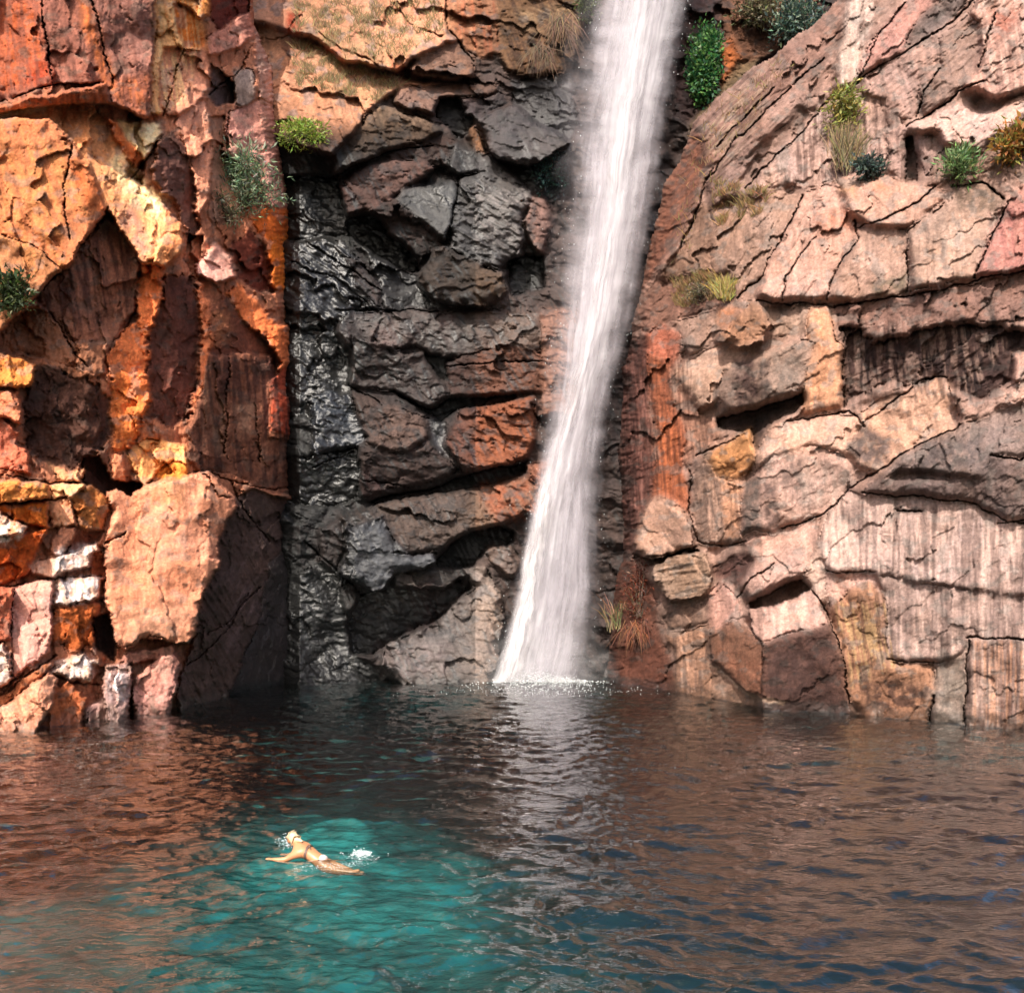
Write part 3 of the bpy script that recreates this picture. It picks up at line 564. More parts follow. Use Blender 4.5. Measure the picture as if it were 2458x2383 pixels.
# long fractures that cross the faces
CRACKS = {
 'right': [T('C', p) for p in (
   [(560,900),(700,760),(830,640),(960,480),(1010,440),(1110,390),(1180,335),(1330,245),(1480,150),(1640,20),(1720,-60)],
   [(380,860),(500,690),(640,560),(800,400),(940,280)], [(1110,380),(1200,180),(1330,10)], [(1340,600),(1420,570),(1530,480),(1600,430),(1700,400)],
   [(520,1440),(640,1330),(700,1210),(780,1060),(830,930)], [(950,1440),(1010,1280),(1100,1140),(1090,1060)], [(740,1440),(760,1330),(860,1180),(900,1140)],
   [(1100,1090),(1240,1060),(1400,960),(1470,900)], [(1340,1200),(1335,1400)], [(990,1470),(1290,1430),(1500,1390),(1680,1340),(1900,1310)],
   [(620,1440),(760,1460),(940,1465),(990,1480)], [(1660,1330),(1740,1150),(1830,980)], [(250,1200),(350,960),(400,800)], [(430,700),(560,560),(700,420)],
   [(1500,330),(1420,450),(1390,560)], [(1690,330),(1720,200),(1760,60)], [(1560,900),(1700,870),(1810,960)])]
  + [T('D', p) for p in (
   [(430,300),(640,260),(830,190)], [(760,330),(860,315),(1000,280),(1060,275),(1100,310),(1130,350)], [(1120,330),(1200,290),(1300,200),(1420,120),(1520,110)],
   [(330,490),(440,440),(560,380)], [(300,560),(290,740),(340,900),(480,920),(560,905)], [(730,840),(860,800),(940,770),(1060,650),(1200,560),(1400,430),(1600,340)],
   [(1120,660),(1280,680),(1600,700),(1740,760),(1900,820)], [(870,1110),(960,1240),(1040,1500),(1060,1680)], [(950,1040),(1180,1050)],
   [(1630,1360),(1900,1370),(2300,1380)], [(1240,1470),(1470,1480)], [(20,980),(240,950),(330,930)], [(1290,750),(1400,765)],
   [(1640,1370),(1620,1600),(1620,1760)], [(1470,1640),(1450,1760)], [(520,1170),(590,1080),(700,1000)], [(1740,490),(1900,510)], [(1760,810),(1900,800)])],
 'left': [T('A', p) for p in (
   [(0,490),(240,410),(500,400)], [(620,860),(780,660)], [(0,1130),(180,1190),(300,1300)], [(130,1470),(300,1300),(500,1030)], [(1000,450),(1150,340),(1220,180)],
   [(440,0),(480,160),(540,400)], [(200,0),(230,220),(250,400)], [(880,230),(830,420),(780,560)], [(1100,540),(1090,760)], [(350,690),(300,900),(340,1150)],
   [(240,1500),(330,1640),(420,1760)], [(640,1500),(600,1600),(540,1640)])]
  + [T('B', p) for p in (
   [(0,580),(240,620),(420,620)], [(0,720),(320,690)], [(500,900),(600,850)], [(940,560),(1000,600),(1050,680),(1130,690)], [(1000,570),(1220,640),(1400,640)],
   [(560,1410),(650,1390),(720,1350),(830,1385)], [(0,1640),(140,1530),(270,1450)], [(240,1530),(330,1570),(470,1590)], [(0,1110),(250,1080),(480,1070)],
   [(1000,1350),(1150,1230),(1250,1120)], [(900,1500),(1040,1380),(1200,1150)], [(1100,600),(1180,760),(1290,900)], [(60,1110),(60,1360)], [(1100,0),(1090,240),(1080,480)], [(1220,240),(1250,520)])],
 'back': [T('E', p) for p in (
   [(130,150),(250,240),(500,360),(780,405),(870,400)], [(200,840),(370,770),(560,710),(680,700)], [(740,600),(530,540)], [(200,1480),(440,1490),(700,1495)],
   [(490,20),(560,110),(720,180)], [(745,0),(750,150),(880,300)], [(800,850),(780,1000),(740,1160)], [(0,1260),(200,1330),(420,1500)], [(60,1160),(280,1300),(430,1400)])]
  + [T('F', p) for p in (
   [(380,700),(640,650),(940,550),(1130,520)], [(280,150),(440,240)], [(480,180),(670,265)], [(740,60),(900,40),(1190,30)], [(100,540),(300,470)], [(330,600),(560,640)], [(480,960),(690,960)], [(60,900),(240,1060),(330,1150)])],
}
# ------------------------------------------------------------------ materials for rock
def nodes(name):
    m = bpy.data.materials.new(name)
    m.use_nodes = True
    nt = m.node_tree
    return m, nt, nt.nodes, nt.links, nt.nodes['Principled BSDF']

def rock_material(name):
    m, nt, N, L, bs = nodes(name)
    at = N.new('ShaderNodeAttribute'); at.attribute_name = 'tint'
    geo = N.new('ShaderNodeNewGeometry')
    def noise(scale, detail, rough=0.6, vec=None):
        n = N.new('ShaderNodeTexNoise')
        n.inputs['Scale'].default_value = scale
        n.inputs['Detail'].default_value = detail
        n.inputs['Roughness'].default_value = rough
        L.new(vec or geo.outputs['Position'], n.inputs['Vector'])
        return n
    grain = noise(7.0, 6, 0.7)
    speck = noise(26.0, 3, 0.6)
    ramp = N.new('ShaderNodeMapRange')
    ramp.inputs['From Min'].default_value = 0.3; ramp.inputs['From Max'].default_value = 0.7
    ramp.inputs['To Min'].default_value = 0.72; ramp.inputs['To Max'].default_value = 1.22
    L.new(grain.outputs['Fac'], ramp.inputs['Value'])
    r2 = N.new('ShaderNodeMapRange')
    r2.inputs['From Min'].default_value = 0.3; r2.inputs['From Max'].default_value = 0.7
    r2.inputs['To Min'].default_value = 0.82; r2.inputs['To Max'].default_value = 1.14
    L.new(speck.outputs['Fac'], r2.inputs['Value'])
    mul = N.new('ShaderNodeMath'); mul.operation = 'MULTIPLY'
    L.new(ramp.outputs[0], mul.inputs[0]); L.new(r2.outputs[0], mul.inputs[1])
    vm = N.new('ShaderNodeVectorMath'); vm.operation = 'SCALE'
    L.new(at.outputs['Color'], vm.inputs[0]); L.new(mul.outputs[0], vm.inputs['Scale'])
    L.new(vm.outputs[0], bs.inputs['Base Color'])
    rr = N.new('ShaderNodeMapRange')
    rr.inputs['To Min'].default_value = 0.9; rr.inputs['To Max'].default_value = 0.36
    L.new(at.outputs['Alpha'], rr.inputs['Value'])
    L.new(rr.outputs[0], bs.inputs['Roughness'])
    sp = N.new('ShaderNodeMapRange')
    sp.inputs['To Min'].default_value = 0.2; sp.inputs['To Max'].default_value = 0.7
    L.new(at.outputs['Alpha'], sp.inputs['Value'])
    L.new(sp.outputs[0], bs.inputs['Specular IOR Level'])
    b1 = noise(3.0, 8, 0.68)
    bump = N.new('ShaderNodeBump')
    bump.inputs['Strength'].default_value = 0.45
    bump.inputs['Distance'].default_value = 0.12
    L.new(b1.outputs['Fac'], bump.inputs['Height'])
    b2 = N.new('ShaderNodeBump')
    b2.inputs['Strength'].default_value = 0.5
    b2.inputs['Distance'].default_value = 0.035
    L.new(grain.outputs['Fac'], b2.inputs['Height'])
    L.new(bump.outputs[0], b2.inputs['Normal'])
    L.new(b2.outputs[0], bs.inputs['Normal'])
    return m
ROCK = rock_material('weathered_sandstone')

# ------------------------------------------------------------------ cliffs
K_ALB = 0.64
BED = {'left': 78, 'back': 14, 'right': -38}
AUTO_COL = {'left': (178,116,84), 'back': (96,80,76), 'right': (176,136,120)}

def shore(cl, px):
    if cl == 'left':
        return np.interp(px, [-700,-300,0,100,210,310,400,500,600,700,760,900], [22,24.4,27.0,27.6,28.6,30.2,31.4,33,35.6,38,41,44])
    if cl == 'back':
        return np.interp(px, [500,640,720,850,1000,1180,1400,1700,2000], [41,39.6,38.4,39.2,40.2,41.0,41.6,43,45])
    return np.interp(px, [1300,1400,1510,1600,1710,1830,1950,2060,2150,2250,2458,2700,3100], [41.5,39.6,38.2,36.8,34.2,32.0,31.4,30.4,29.4,28.4,27.2,26,24.5])

def base_depth(cl, px, py):
    d0 = shore(cl, px)
    up = np.clip(1660 - py, -200, 3000) / F_PX
    if cl == 'left':
        return d0 * (1 + 0.07 * up + 0.05 * np.clip(up - 0.35, 0, 9))
    if cl == 'back':
        return d0 * (1 + 0.06 * up + 0.10 * np.clip(up - 0.38, 0, 9))
    bat = np.clip(up, 0, 0.36) * 0.10 + np.clip(up - 0.36, 0, 9) * 0.34
    return d0 * (1 + bat)

def axis(lo, hi, f0, f1, step):
    """dense inside the picture, coarser and coarser outside it"""
    v = list(np.arange(max(lo, f0), min(hi, f1) + step, step))
    s = step; x = v[0]
    pre = []
    while x > lo:
        s *= 1.07; x -= s; pre.append(x)
    s = step; x = v[-1]
    post = []
    while x < hi:
        s *= 1.07; x += s; post.append(x)
    return np.array(pre[::-1] + v + post)

CLIFF = {}
BSIL = [(-3000,4000),(-3000,-4000),(1180,-4000),(1330,-900),(1440,-430),(1700,-430),(1820,-900),(2000,-4000),(5000,-4000),(5000,4000)]
def build_cliff(cl, x0, x1, y0, y1, silh, seed, step=2.4):
    ax = axis(x0, x1, -12, 2470, step)
    ay = axis(y0, y1, -12, 1780, step)
    X, Y = np.meshgrid(ax, ay)
    base = base_depth(cl, X, Y)
    # outlines wander a little, like real breaks do
    sf = 4.2 if cl == 'left' else 3.0
    wx = X + 7 * fbm(X / 70, Y / 70, seed, 3) + sf * fbm(X / 12, Y / 9, seed + 5, 4)
    wy = Y + 7 * fbm(X / 70, Y / 70, seed + 9, 3) + 3.0 * fbm(X / 14, Y / 14, seed + 14, 3)
    ang = math.radians(BED[cl]); ca, sa = math.cos(ang), math.sin(ang)
    U = (wx * ca + wy * sa); V = (-wx * sa + wy * ca)
    D = base.copy()
    ID = np.zeros(X.shape, np.int64)
    # untraced rock breaks into beds along the local dip
    bi, bj, pl, bd = voronoi(U / 150 + 3, V / 62 + 5, seed + 20)
    hid = (hsh(bi, bj, seed + 27) * 9e6).astype(np.int64) + 1000
    ID[:] = hid
    D += 0.45 * pl + 0.18 * np.exp(-bd * 14)
    AMP = np.full(X.shape, 1.0)
    PIL = np.zeros(X.shape); EXC = np.zeros(X.shape, bool)
    C = np.empty(X.shape + (3,)); C[:] = lin(AUTO_COL[cl])
    C *= (0.8 + 0.4 * hsh(bi, bj, seed + 31))[..., None]
    W = np.zeros(X.shape)
    STR = np.zeros(X.shape)
    CRK = smooth((fbm(X / 48, Y / 48, seed + 33, 2) + 0.15) / 0.5)
    for k, r in enumerate(REG[cl]):
        p = np.array(r['pts'])
        cx, cy = p.mean(0)
        lo = p.min(0) - 14; hi = p.max(0) + 14
        i0, i1 = np.searchsorted(ay, [lo[1], hi[1]]); j0, j1 = np.searchsorted(ax, [lo[0], hi[0]])
        if i1 <= i0 or j1 <= j0: continue
        sl = (slice(i0, i1), slice(j0, j1))
        jg = r['jag']
        px = X[sl] + (wx[sl] - X[sl]) * jg; py = Y[sl] + (wy[sl] - Y[sl]) * jg
        sdist = poly_sd(px, py, p)
        m = sdist > 0
        if not m.any(): continue
        dd = base[sl] - r['off'] * (1.0 if r['thing'] or r['off'] < -0.4 else {'left': 0.75, 'back': 0.7, 'right': 0.6}[cl])
        cxx = np.clip(cx, -60, 2520)
        gx = math.tan(math.radians(r['yaw'])) * dd / F_PX
        gy = -math.tan(math.radians(r['pit'])) * dd / F_PX
        dd = dd + gx * np.clip(X[sl] - cxx, -160, 160) + gy * np.clip(Y[sl] - cy, -160, 160)
        t = np.clip(sdist / r['rnd'], 0, 1)
        g = CRK[sl]
        big_ = 0.9 if r['thing'] else {'left': 0.45, 'back': 0.45, 'right': 0.26}[cl]
        pil = r['a'] * (1 - t) ** 2 * (0.12 + 0.88 * g) * big_ + {'left': 0.12, 'back': 0.14, 'right': 0.06}[cl] * g * (1 - np.clip(sdist / 3.0, 0, 1))
        D[sl] = np.where(m, dd, D[sl])
        PIL[sl] = np.where(m, pil, PIL[sl])
        EXC[sl] = np.where(m, bool(r['thing']) or r['off'] < -0.45, EXC[sl])
        ID[sl] = np.where(m, k + 1, ID[sl])
        AMP[sl] = np.where(m, r['rough'], AMP[sl])
        W[sl] = np.where(m, r['wet'], W[sl])
        jit = 0.93 + 0.14 * RNG.random()
        C[sl] = np.where(m[..., None], lin(r['col']) * jit, C[sl])
        if r['stri']:
            a = math.radians(r['stri'][0]); c_, s_ = math.cos(a), math.sin(a)
            xs, ys = X[sl], Y[sl]
            n = ridged((xs * c_ + ys * s_) / 150, (-xs * s_ + ys * c_) / 15, seed + 60 + k, 3)
            STR[sl] = np.where(m, n * r['stri'][1] * (0.11 if cl == 'right' else 0.18), STR[sl])
        else:
            STR[sl] = np.where(m, 0, STR[sl])
    # breaks between neighbouring faces are weathered back into slopes
    B_ = D - base
    for _ in range({'left': 1, 'back': 5, 'right': 18}[cl]):
        B_[1:-1] = (B_[:-2] + 2 * B_[1:-1] + B_[2:]) / 4
        B_[:, 1:-1] = (B_[:, :-2] + 2 * B_[:, 1:-1] + B_[:, 2:]) / 4
    D = np.where(EXC, D, base + B_) + PIL
    for c, line in enumerate(CRACKS[cl]):
        p = np.array(line); lo = p.min(0) - 12; hi = p.max(0) + 12
        i0, i1 = np.searchsorted(ay, [lo[1], hi[1]]); j0, j1 = np.searchsorted(ax, [lo[0], hi[0]])
        if i1 <= i0 or j1 <= j0: continue
        sl = (slice(i0, i1), slice(j0, j1))
        best = np.full(X[sl].shape, 1e9)
        for (x_0, y_0), (x_1, y_1) in zip(p[:-1], p[1:]):
            ex, ey = x_1 - x_0, y_1 - y_0
            t = np.clip(((wx[sl] - x_0) * ex + (wy[sl] - y_0) * ey) / (ex * ex + ey * ey + 1e-9), 0, 1)
            best = np.minimum(best, np.hypot(wx[sl] - x_0 - t * ex, wy[sl] - y_0 - t * ey))
        wd = 2.6 + 1.8 * fbm(X[sl] / 40, Y[sl] / 40, seed + 400 + c, 2)
        D[sl] += 0.42 * (1 - smooth(best / np.maximum(wd, 0.8)))
    # smaller facets, beds and grain
    _, _, f1, b1 = voronoi(U / 230 + 1 + 0.25 * fbm(X / 60, Y / 60, seed + 41, 2), V / 80 + 2 + 0.3 * fbm(X / 50, Y / 50, seed + 43, 2), seed + 40)
    fine = fbm(U / 26, V / 12, seed + 70, 4)
    _, _, f2, b2 = voronoi(U / 52 + 8 + 0.3 * fine, V / 22 + 4 + 0.3 * fine, seed + 50)
    big = fbm(X / 120, Y / 120, seed + 61, 3)
    crack = ridged(U / 170, V / 44, seed + 75, 3)
    D += AMP * ({'left': 0.45, 'back': 0.5, 'right': 0.22}[cl] * f1 + {'left': 0.06, 'back': 0.09, 'right': 0.05}[cl] * f2 + {'left': 0.06, 'back': 0.085, 'right': 0.035}[cl] * fine) + 0.25 * big - STR
    D += (0.4 if cl == 'right' else 1.0) * AMP * 0.16 * smooth((crack - 0.84) / 0.10) * smooth((fbm(X / 90, Y / 90, seed + 77, 2) - 0.05) / 0.3) + AMP * {'left': 0.08, 'back': 0.08, 'right': 0.04}[cl] * np.exp(-b1 * 22) * CRK
    # silhouette: the side of the cliff turns away
    keep = np.ones(X.shape, bool)
    if silh is not None:
        sdist = poly_sd(wx, wy, silh)
        keep = sdist > 0
        D += 3.2 * (1 - np.clip(sdist / 46, 0, 1)) ** 2.2
    # colour: mineral variation and stains
    soft = C.copy()
    for _ in range(40):
        soft[1:-1] = (soft[:-2] + 2 * soft[1:-1] + soft[2:]) / 4
        soft[:, 1:-1] = (soft[:, :-2] + 2 * soft[:, 1:-1] + soft[:, 2:]) / 4
    mixw = {'left': 0.13, 'back': 0.45, 'right': 0.5}[cl]
    C = C * (1 - mixw) + soft * mixw
    for _ in range(2):
        C[1:-1] = (C[:-2] + 2 * C[1:-1] + C[2:]) / 4
        C[:, 1:-1] = (C[:, :-2] + 2 * C[:, 1:-1] + C[:, 2:]) / 4
    n1 = fbm(X / 60, Y / 60, seed + 80, 4)[..., None]
    n2 = fbm(X / 16 + 9, Y / 16, seed + 84, 3)[..., None]
    n3 = fbm(X / 90 - 5, Y / 110 + 7, seed + 88, 3)
    C = C * (1 + 0.22 * n1 + 0.16 * n2)
    hue = n3[..., None] * np.array([0.06, -0.02, -0.12])
    C = C * (1 + hue)
    for k, r in enumerate(PAINT[cl]):
        p = np.array(r['pts'], float)
        fe = r['fe']
        lo = p.min(0) - fe - 12; hi = p.max(0) + fe + 12
        i0, i1 = np.searchsorted(ay, [lo[1], hi[1]]); j0, j1 = np.searchsorted(ax, [lo[0], hi[0]])
        if i1 <= i0 or j1 <= j0: continue
        sl = (slice(i0, i1), slice(j0, j1))
        m = smooth(poly_sd(wx[sl], wy[sl], p) / (2 * fe) + 0.5)
        xs, ys = X[sl], Y[sl]
        if r['streak']:
            a = math.radians(r['streak'][0]); c_, s_ = math.cos(a), math.sin(a)
            n = fbm((xs * c_ + ys * s_) / r['streak'][2], (-xs * s_ + ys * c_) / r['streak'][1], seed + 100 + k, 4)
            m = m * ((1 - r['brk']) + r['brk'] * smooth((n + 0.12) / 0.4))
        else:
            n = fbm(xs / 22, ys / 22, seed + 100 + k, 4)
            m = m * ((1 - r['brk']) + r['brk'] * smooth((n + 0.35) / 0.5))
        m = (m * r['op'])[..., None]
        tex = 1 + 0.14 * fbm(xs / 12, ys / 12, seed + 200 + k, 3)[..., None]
        C[sl] = C[sl] * (1 - m) + lin(r['col']) * tex * m
    # water stains run down the faces; small mineral mottling
    sa_ = math.radians({'left': 84, 'back': 70, 'right': 86}[cl])
    def run(ang, along, across, sd):
        c_, s_ = math.cos(ang), math.sin(ang)
        xs = X + 6 * fbm(X / 50, Y / 50, sd + 3, 2)
        return fbm((xs * c_ + Y * s_) / along, (-xs * s_ + Y * c_) / across, sd, 4)
    st = run(sa_, 150, 12, seed + 300)
    if cl == 'right':
        d2 = run(math.radians(-46), 120, 11, seed + 310)
        wgt = smooth((560 - Y) / 300)
        st = st * (1 - wgt) + d2 * wgt
    dk = smooth((st - 0.08) / 0.28) * smooth((fbm(X / 130, Y / 130, seed + 320, 3) + 0.28) / 0.5)
    C = C * (1 - {'left': 0.26, 'back': 0.3, 'right': 0.24}[cl] * dk)[..., None] * (1 + 0.14 * smooth((-st - 0.10) / 0.25))[..., None]
    lich = smooth((fbm(X / 38, Y / 30, seed + 330, 4) - 0.16) / 0.2) * 0.5
    C = C * (1 - lich[..., None]) + C.mean(-1, keepdims=True) * ({'left': np.array([0.95, 0.66, 0.48]), 'back': np.array([0.62, 0.60, 0.62]), 'right': np.array([0.82, 0.70, 0.63])}[cl]) * lich[..., None]
    mot = fbm(X / 7, Y / 6, seed + 340, 3)
    C = C * (1 + 0.26 * mot)[..., None]
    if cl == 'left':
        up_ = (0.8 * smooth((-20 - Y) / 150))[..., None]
        C = C * (1 - up_) + lin((238, 184, 142)) * (1 + 0.2 * n1) * up_  # unseen rock above the view, coloured pale to brighten the pool's reflection
        md = smooth((X - 300) / 80) * smooth((700 - X) / 30) * smooth((1120 - Y) / 160) * smooth((Y - 60) / 120)  # mid wall: lifts traced colours that have shade in them
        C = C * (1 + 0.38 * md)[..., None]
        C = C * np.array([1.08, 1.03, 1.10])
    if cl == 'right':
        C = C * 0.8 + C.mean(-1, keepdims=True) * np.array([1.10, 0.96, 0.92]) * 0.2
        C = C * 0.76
    if cl == 'back':
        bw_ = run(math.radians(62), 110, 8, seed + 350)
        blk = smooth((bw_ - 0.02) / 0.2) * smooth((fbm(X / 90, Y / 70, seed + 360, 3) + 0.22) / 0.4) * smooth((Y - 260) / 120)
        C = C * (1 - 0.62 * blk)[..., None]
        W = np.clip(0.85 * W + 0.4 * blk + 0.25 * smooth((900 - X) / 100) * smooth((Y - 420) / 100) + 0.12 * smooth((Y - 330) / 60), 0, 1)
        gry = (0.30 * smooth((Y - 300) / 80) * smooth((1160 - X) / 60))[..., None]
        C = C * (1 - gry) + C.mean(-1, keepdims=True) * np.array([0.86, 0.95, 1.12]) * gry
        C = C * np.where(X < 1140, 0.13 + 0.17 * smooth((X - 800) / 160) + 0.55 * smooth((330 - Y) / 60), 0.55)[..., None]  # alcove darkened: black wet rock, with its shade painted in
    # wet tide line, dark algae below the water
    Zw = CAM_H + (CY - Y) / F_PX * D + 0.10 * fbm(X / 40, Y / 40, seed + 380, 3)
    C = C * (1 - 0.45 * smooth((0.42 - Zw) / 0.25))[..., None]
    C = C * (1 - 0.85 * smooth((0.04 - Zw) / 0.10))[..., None]
    W = np.maximum(W, 0.6 * smooth((0.40 - Zw) / 0.25))
    RGB0 = np.array([1.0, 0.97, 0.92]); C = C * (1 + (RGB0 - 1) * smooth((0.4 - Zw) / 0.25)[..., None])
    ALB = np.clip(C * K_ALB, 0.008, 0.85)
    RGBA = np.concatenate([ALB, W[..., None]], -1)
    PX = np.stack([(X - CX) / F_PX * D, D, CAM_H + (CY - Y) / F_PX * D], -1)
    CLIFF[cl] = (ax, ay, D, ID)
    # one mesh per block
    nr, nc = X.shape
    idx = np.arange(nr * nc).reshape(nr, nc)
    quads = np.stack([idx[1:, :-1], idx[1:, 1:], idx[:-1, 1:], idx[:-1, :-1]], -1)
    ok = keep[1:, :-1] & keep[1:, 1:] & keep[:-1, 1:] & keep[:-1, :-1]
    low = (CAM_H + (CY - Y) / F_PX * D)[:-1, :-1] > -3.2
    ok &= low
    fid = ID[:-1, :-1][ok]; quads = quads[ok]
    # a region that carries a thing key becomes its own object; pieces too small to tell apart are joined
    tk = {}
    for k, r in enumerate(REG[cl]):
        if r['thing']:
            tk.setdefault(r['thing'], k + 1)
            fid[fid == k + 1] = tk[r['thing']]
    ids, inv, cnt = np.unique(fid, return_inverse=True, return_counts=True)
    small = cnt < 60
    order = np.argsort(inv, kind='stable')
    starts = np.concatenate([[0], np.cumsum(cnt)])
    root = empty('cliff')
    V3 = PX.reshape(-1, 3); C4 = RGBA.reshape(-1, 4)
    keyof = {v: k for k, v in tk.items()}
    rest = []
    for n, i in enumerate(ids):
        f = quads[order[starts[n]:starts[n + 1]]]
        if small[n] and i >= 1000:
            rest.append(f); continue
        key = keyof.get(i)
        u, fi = np.unique(f, return_inverse=True)
        fi = fi.reshape(-1, 4)
        vv, cc = V3[u], C4[u]
        if key:
            # close the boulder at the back
            e = np.concatenate([fi[:, [0, 1]], fi[:, [1, 2]], fi[:, [2, 3]], fi[:, [3, 0]]])
            ek = np.sort(e, 1); kk = ek[:, 0].astype(np.int64) * len(u) + ek[:, 1]
            uq, first, c2 = np.unique(kk, return_index=True, return_counts=True)
            be = e[first[c2 == 1]]
            bv = np.unique(be); mp = np.full(len(u), -1); mp[bv] = np.arange(len(bv)) + len(u)
            ray = vv[bv] - np.array([0, 0, CAM_H]); ray /= np.linalg.norm(ray, axis=1)[:, None]
            mid = (vv[bv] + ray * 1.3)
            ctr = mid.mean(0) ; mid = mid * 0.85 + ctr * 0.15
            side = np.stack([be[:, 1], be[:, 0], mp[be[:, 0]], mp[be[:, 1]]], -1)
            vv = np.concatenate([vv, mid, ctr[None] + np.array([[0, .5, 0]])])
            cc = np.concatenate([cc, cc[bv], cc[bv[:1]]])
            last = len(vv) - 1
            fi = np.concatenate([fi, side])
            cap = np.stack([mp[be[:, 1]], mp[be[:, 0]], np.full(len(be), last), np.full(len(be), last)], -1)
            lab, cat, grp, nm = THING[key]
            bw = vv.mean(0)
            base_pt = np.array([bw[0], bw[1], vv[:, 2].min()])
            tri = cap[:, :3]
            fi = np.concatenate([fi, np.stack([tri[:, 0], tri[:, 1], tri[:, 2], tri[:, 2]], -1)]) if False else fi
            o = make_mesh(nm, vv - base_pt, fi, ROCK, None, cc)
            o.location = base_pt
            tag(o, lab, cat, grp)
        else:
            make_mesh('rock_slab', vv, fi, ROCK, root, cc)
    if rest:
        f = np.concatenate(rest); u, fi = np.unique(f, return_inverse=True)
        o = make_mesh('rock_chips', V3[u], fi.reshape(-1, 4), ROCK, root, C4[u])
        o['kind'] = 'stuff'
    return root

def surf(cl, px, py, out=0.0):
    ax, ay, D, ID = CLIFF[cl]
    i = int(np.clip(np.searchsorted(ay, py), 0, len(ay) - 1)); j = int(np.clip(np.searchsorted(ax, px), 0, len(ax) - 1))
    return px2w(px, py, D[i, j] - out)

STEP = 2.4
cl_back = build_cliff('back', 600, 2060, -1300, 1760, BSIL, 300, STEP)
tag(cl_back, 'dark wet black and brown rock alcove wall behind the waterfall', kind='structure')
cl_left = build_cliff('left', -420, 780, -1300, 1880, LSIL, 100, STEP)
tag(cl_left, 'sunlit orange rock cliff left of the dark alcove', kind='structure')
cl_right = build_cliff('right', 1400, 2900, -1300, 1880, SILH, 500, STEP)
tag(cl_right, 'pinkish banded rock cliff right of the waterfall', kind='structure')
# ------------------------------------------------------------------ pool bed and water
def grid_mesh(name, xs, ys, zf, mat, col=None, smooth_=True):
    X, Y = np.meshgrid(xs, ys)
    Z = zf(X, Y)
    n, m = X.shape
    idx = np.arange(n * m).reshape(n, m)
    f = np.stack([idx[:-1, :-1], idx[:-1, 1:], idx[1:, 1:], idx[1:, :-1]], -1).reshape(-1, 4)
    return make_mesh(name, np.stack([X, Y, Z], -1).reshape(-1, 3), f, mat, None, col, smooth_)

m, nt, N, L, bs = nodes('pool_sand')
geo = N.new('ShaderNodeNewGeometry')
n1 = N.new('ShaderNodeTexNoise'); n1.inputs['Scale'].default_value = 1.6; n1.inputs['Detail'].default_value = 6
L.new(geo.outputs['Position'], n1.inputs['Vector'])
at = N.new('ShaderNodeAttribute'); at.attribute_name = 'tint'
mr = N.new('ShaderNodeMapRange'); mr.inputs['From Min'].default_value = 0.3; mr.inputs['From Max'].default_value = 0.7; mr.inputs['To Min'].default_value = 0.55; mr.inputs['To Max'].default_value = 1.15
L.new(n1.outputs['Fac'], mr.inputs['Value'])
vm = N.new('ShaderNodeVectorMath'); vm.operation = 'SCALE'
L.new(at.outputs['Color'], vm.inputs[0]); L.new(mr.outputs[0], vm.inputs['Scale'])
L.new(vm.outputs[0], bs.inputs['Base Color'])
bs.inputs['Roughness'].default_value = 0.9
SAND = m

def shoal(x, y):
    w1 = 1.5 * fbm(x / 2.0, y / 3.0, 905, 4)
    cxs = -3.0 - 0.30 * (y - 20)
    g = np.exp(-(np.abs((x - cxs + w1) / 3.6) ** 1.8 + np.abs((y - 22.5 + 0.8 * w1) / np.where(y < 22.5, 5.6, 9.0)) ** 2))
    g2 = np.exp(-(((x + 9.6) / 3.4) ** 2 + ((y - 17) / 5.5) ** 2))
    return g, g2
def bed_z(x, y):
    z = -3.9 + 0.5 * fbm(x / 4, y / 4, 900, 3)
    g, g2 = shoal(x, y)
    z = z + 1.7 * g * (1 + 0.04 * fbm(x / 1.5, y / 1.5, 910, 3)) + 1.2 * g2 * (1 - g)
    pxx = x / np.maximum(y, 1) * F_PX + CX
    ds = np.minimum(np.minimum(np.where(pxx < 760, shore('left', pxx), 99), np.where((pxx > 600) & (pxx < 1700), shore('back', pxx), 99)), np.where(pxx > 1450, shore('right', pxx), 99))
    up = smooth((y - ds + 2.0) / 2.5)
    z = z * (1 - up) - 4.2 * up
    rise = np.clip((-1 - y) / 10, 0, 1)
    z = z * (1 - rise) + 0.8 * rise
    return z
xs = np.unique(np.concatenate([np.linspace(-14, 16, 110), np.linspace(-60, 60, 61), [-3000, -1000, -300, 300, 1000, 3000]]))
ys = np.unique(np.concatenate([np.linspace(2, 50, 120), np.linspace(-12, 60, 40), [-3000, -1000, -300, -60, 300, 1000, 3000]]))
BX, BY = np.meshgrid(xs, ys)
sg, sg2 = shoal(BX, BY)
sandy = np.clip(sg * 1.0 + 0.4 * sg2 + 0.25 * (BY < 0), 0, 1)[..., None]
bcol = np.array([0.012, 0.013, 0.013]) * (1 - sandy) + np.array([0.56, 0.54, 0.46]) * sandy
bed_col = np.concatenate([bcol, np.ones_like(sandy)], -1).reshape(-1, 4)
bed = grid_mesh('pool_bed', xs, ys, bed_z, SAND, bed_col)
tag(bed, kind='structure')

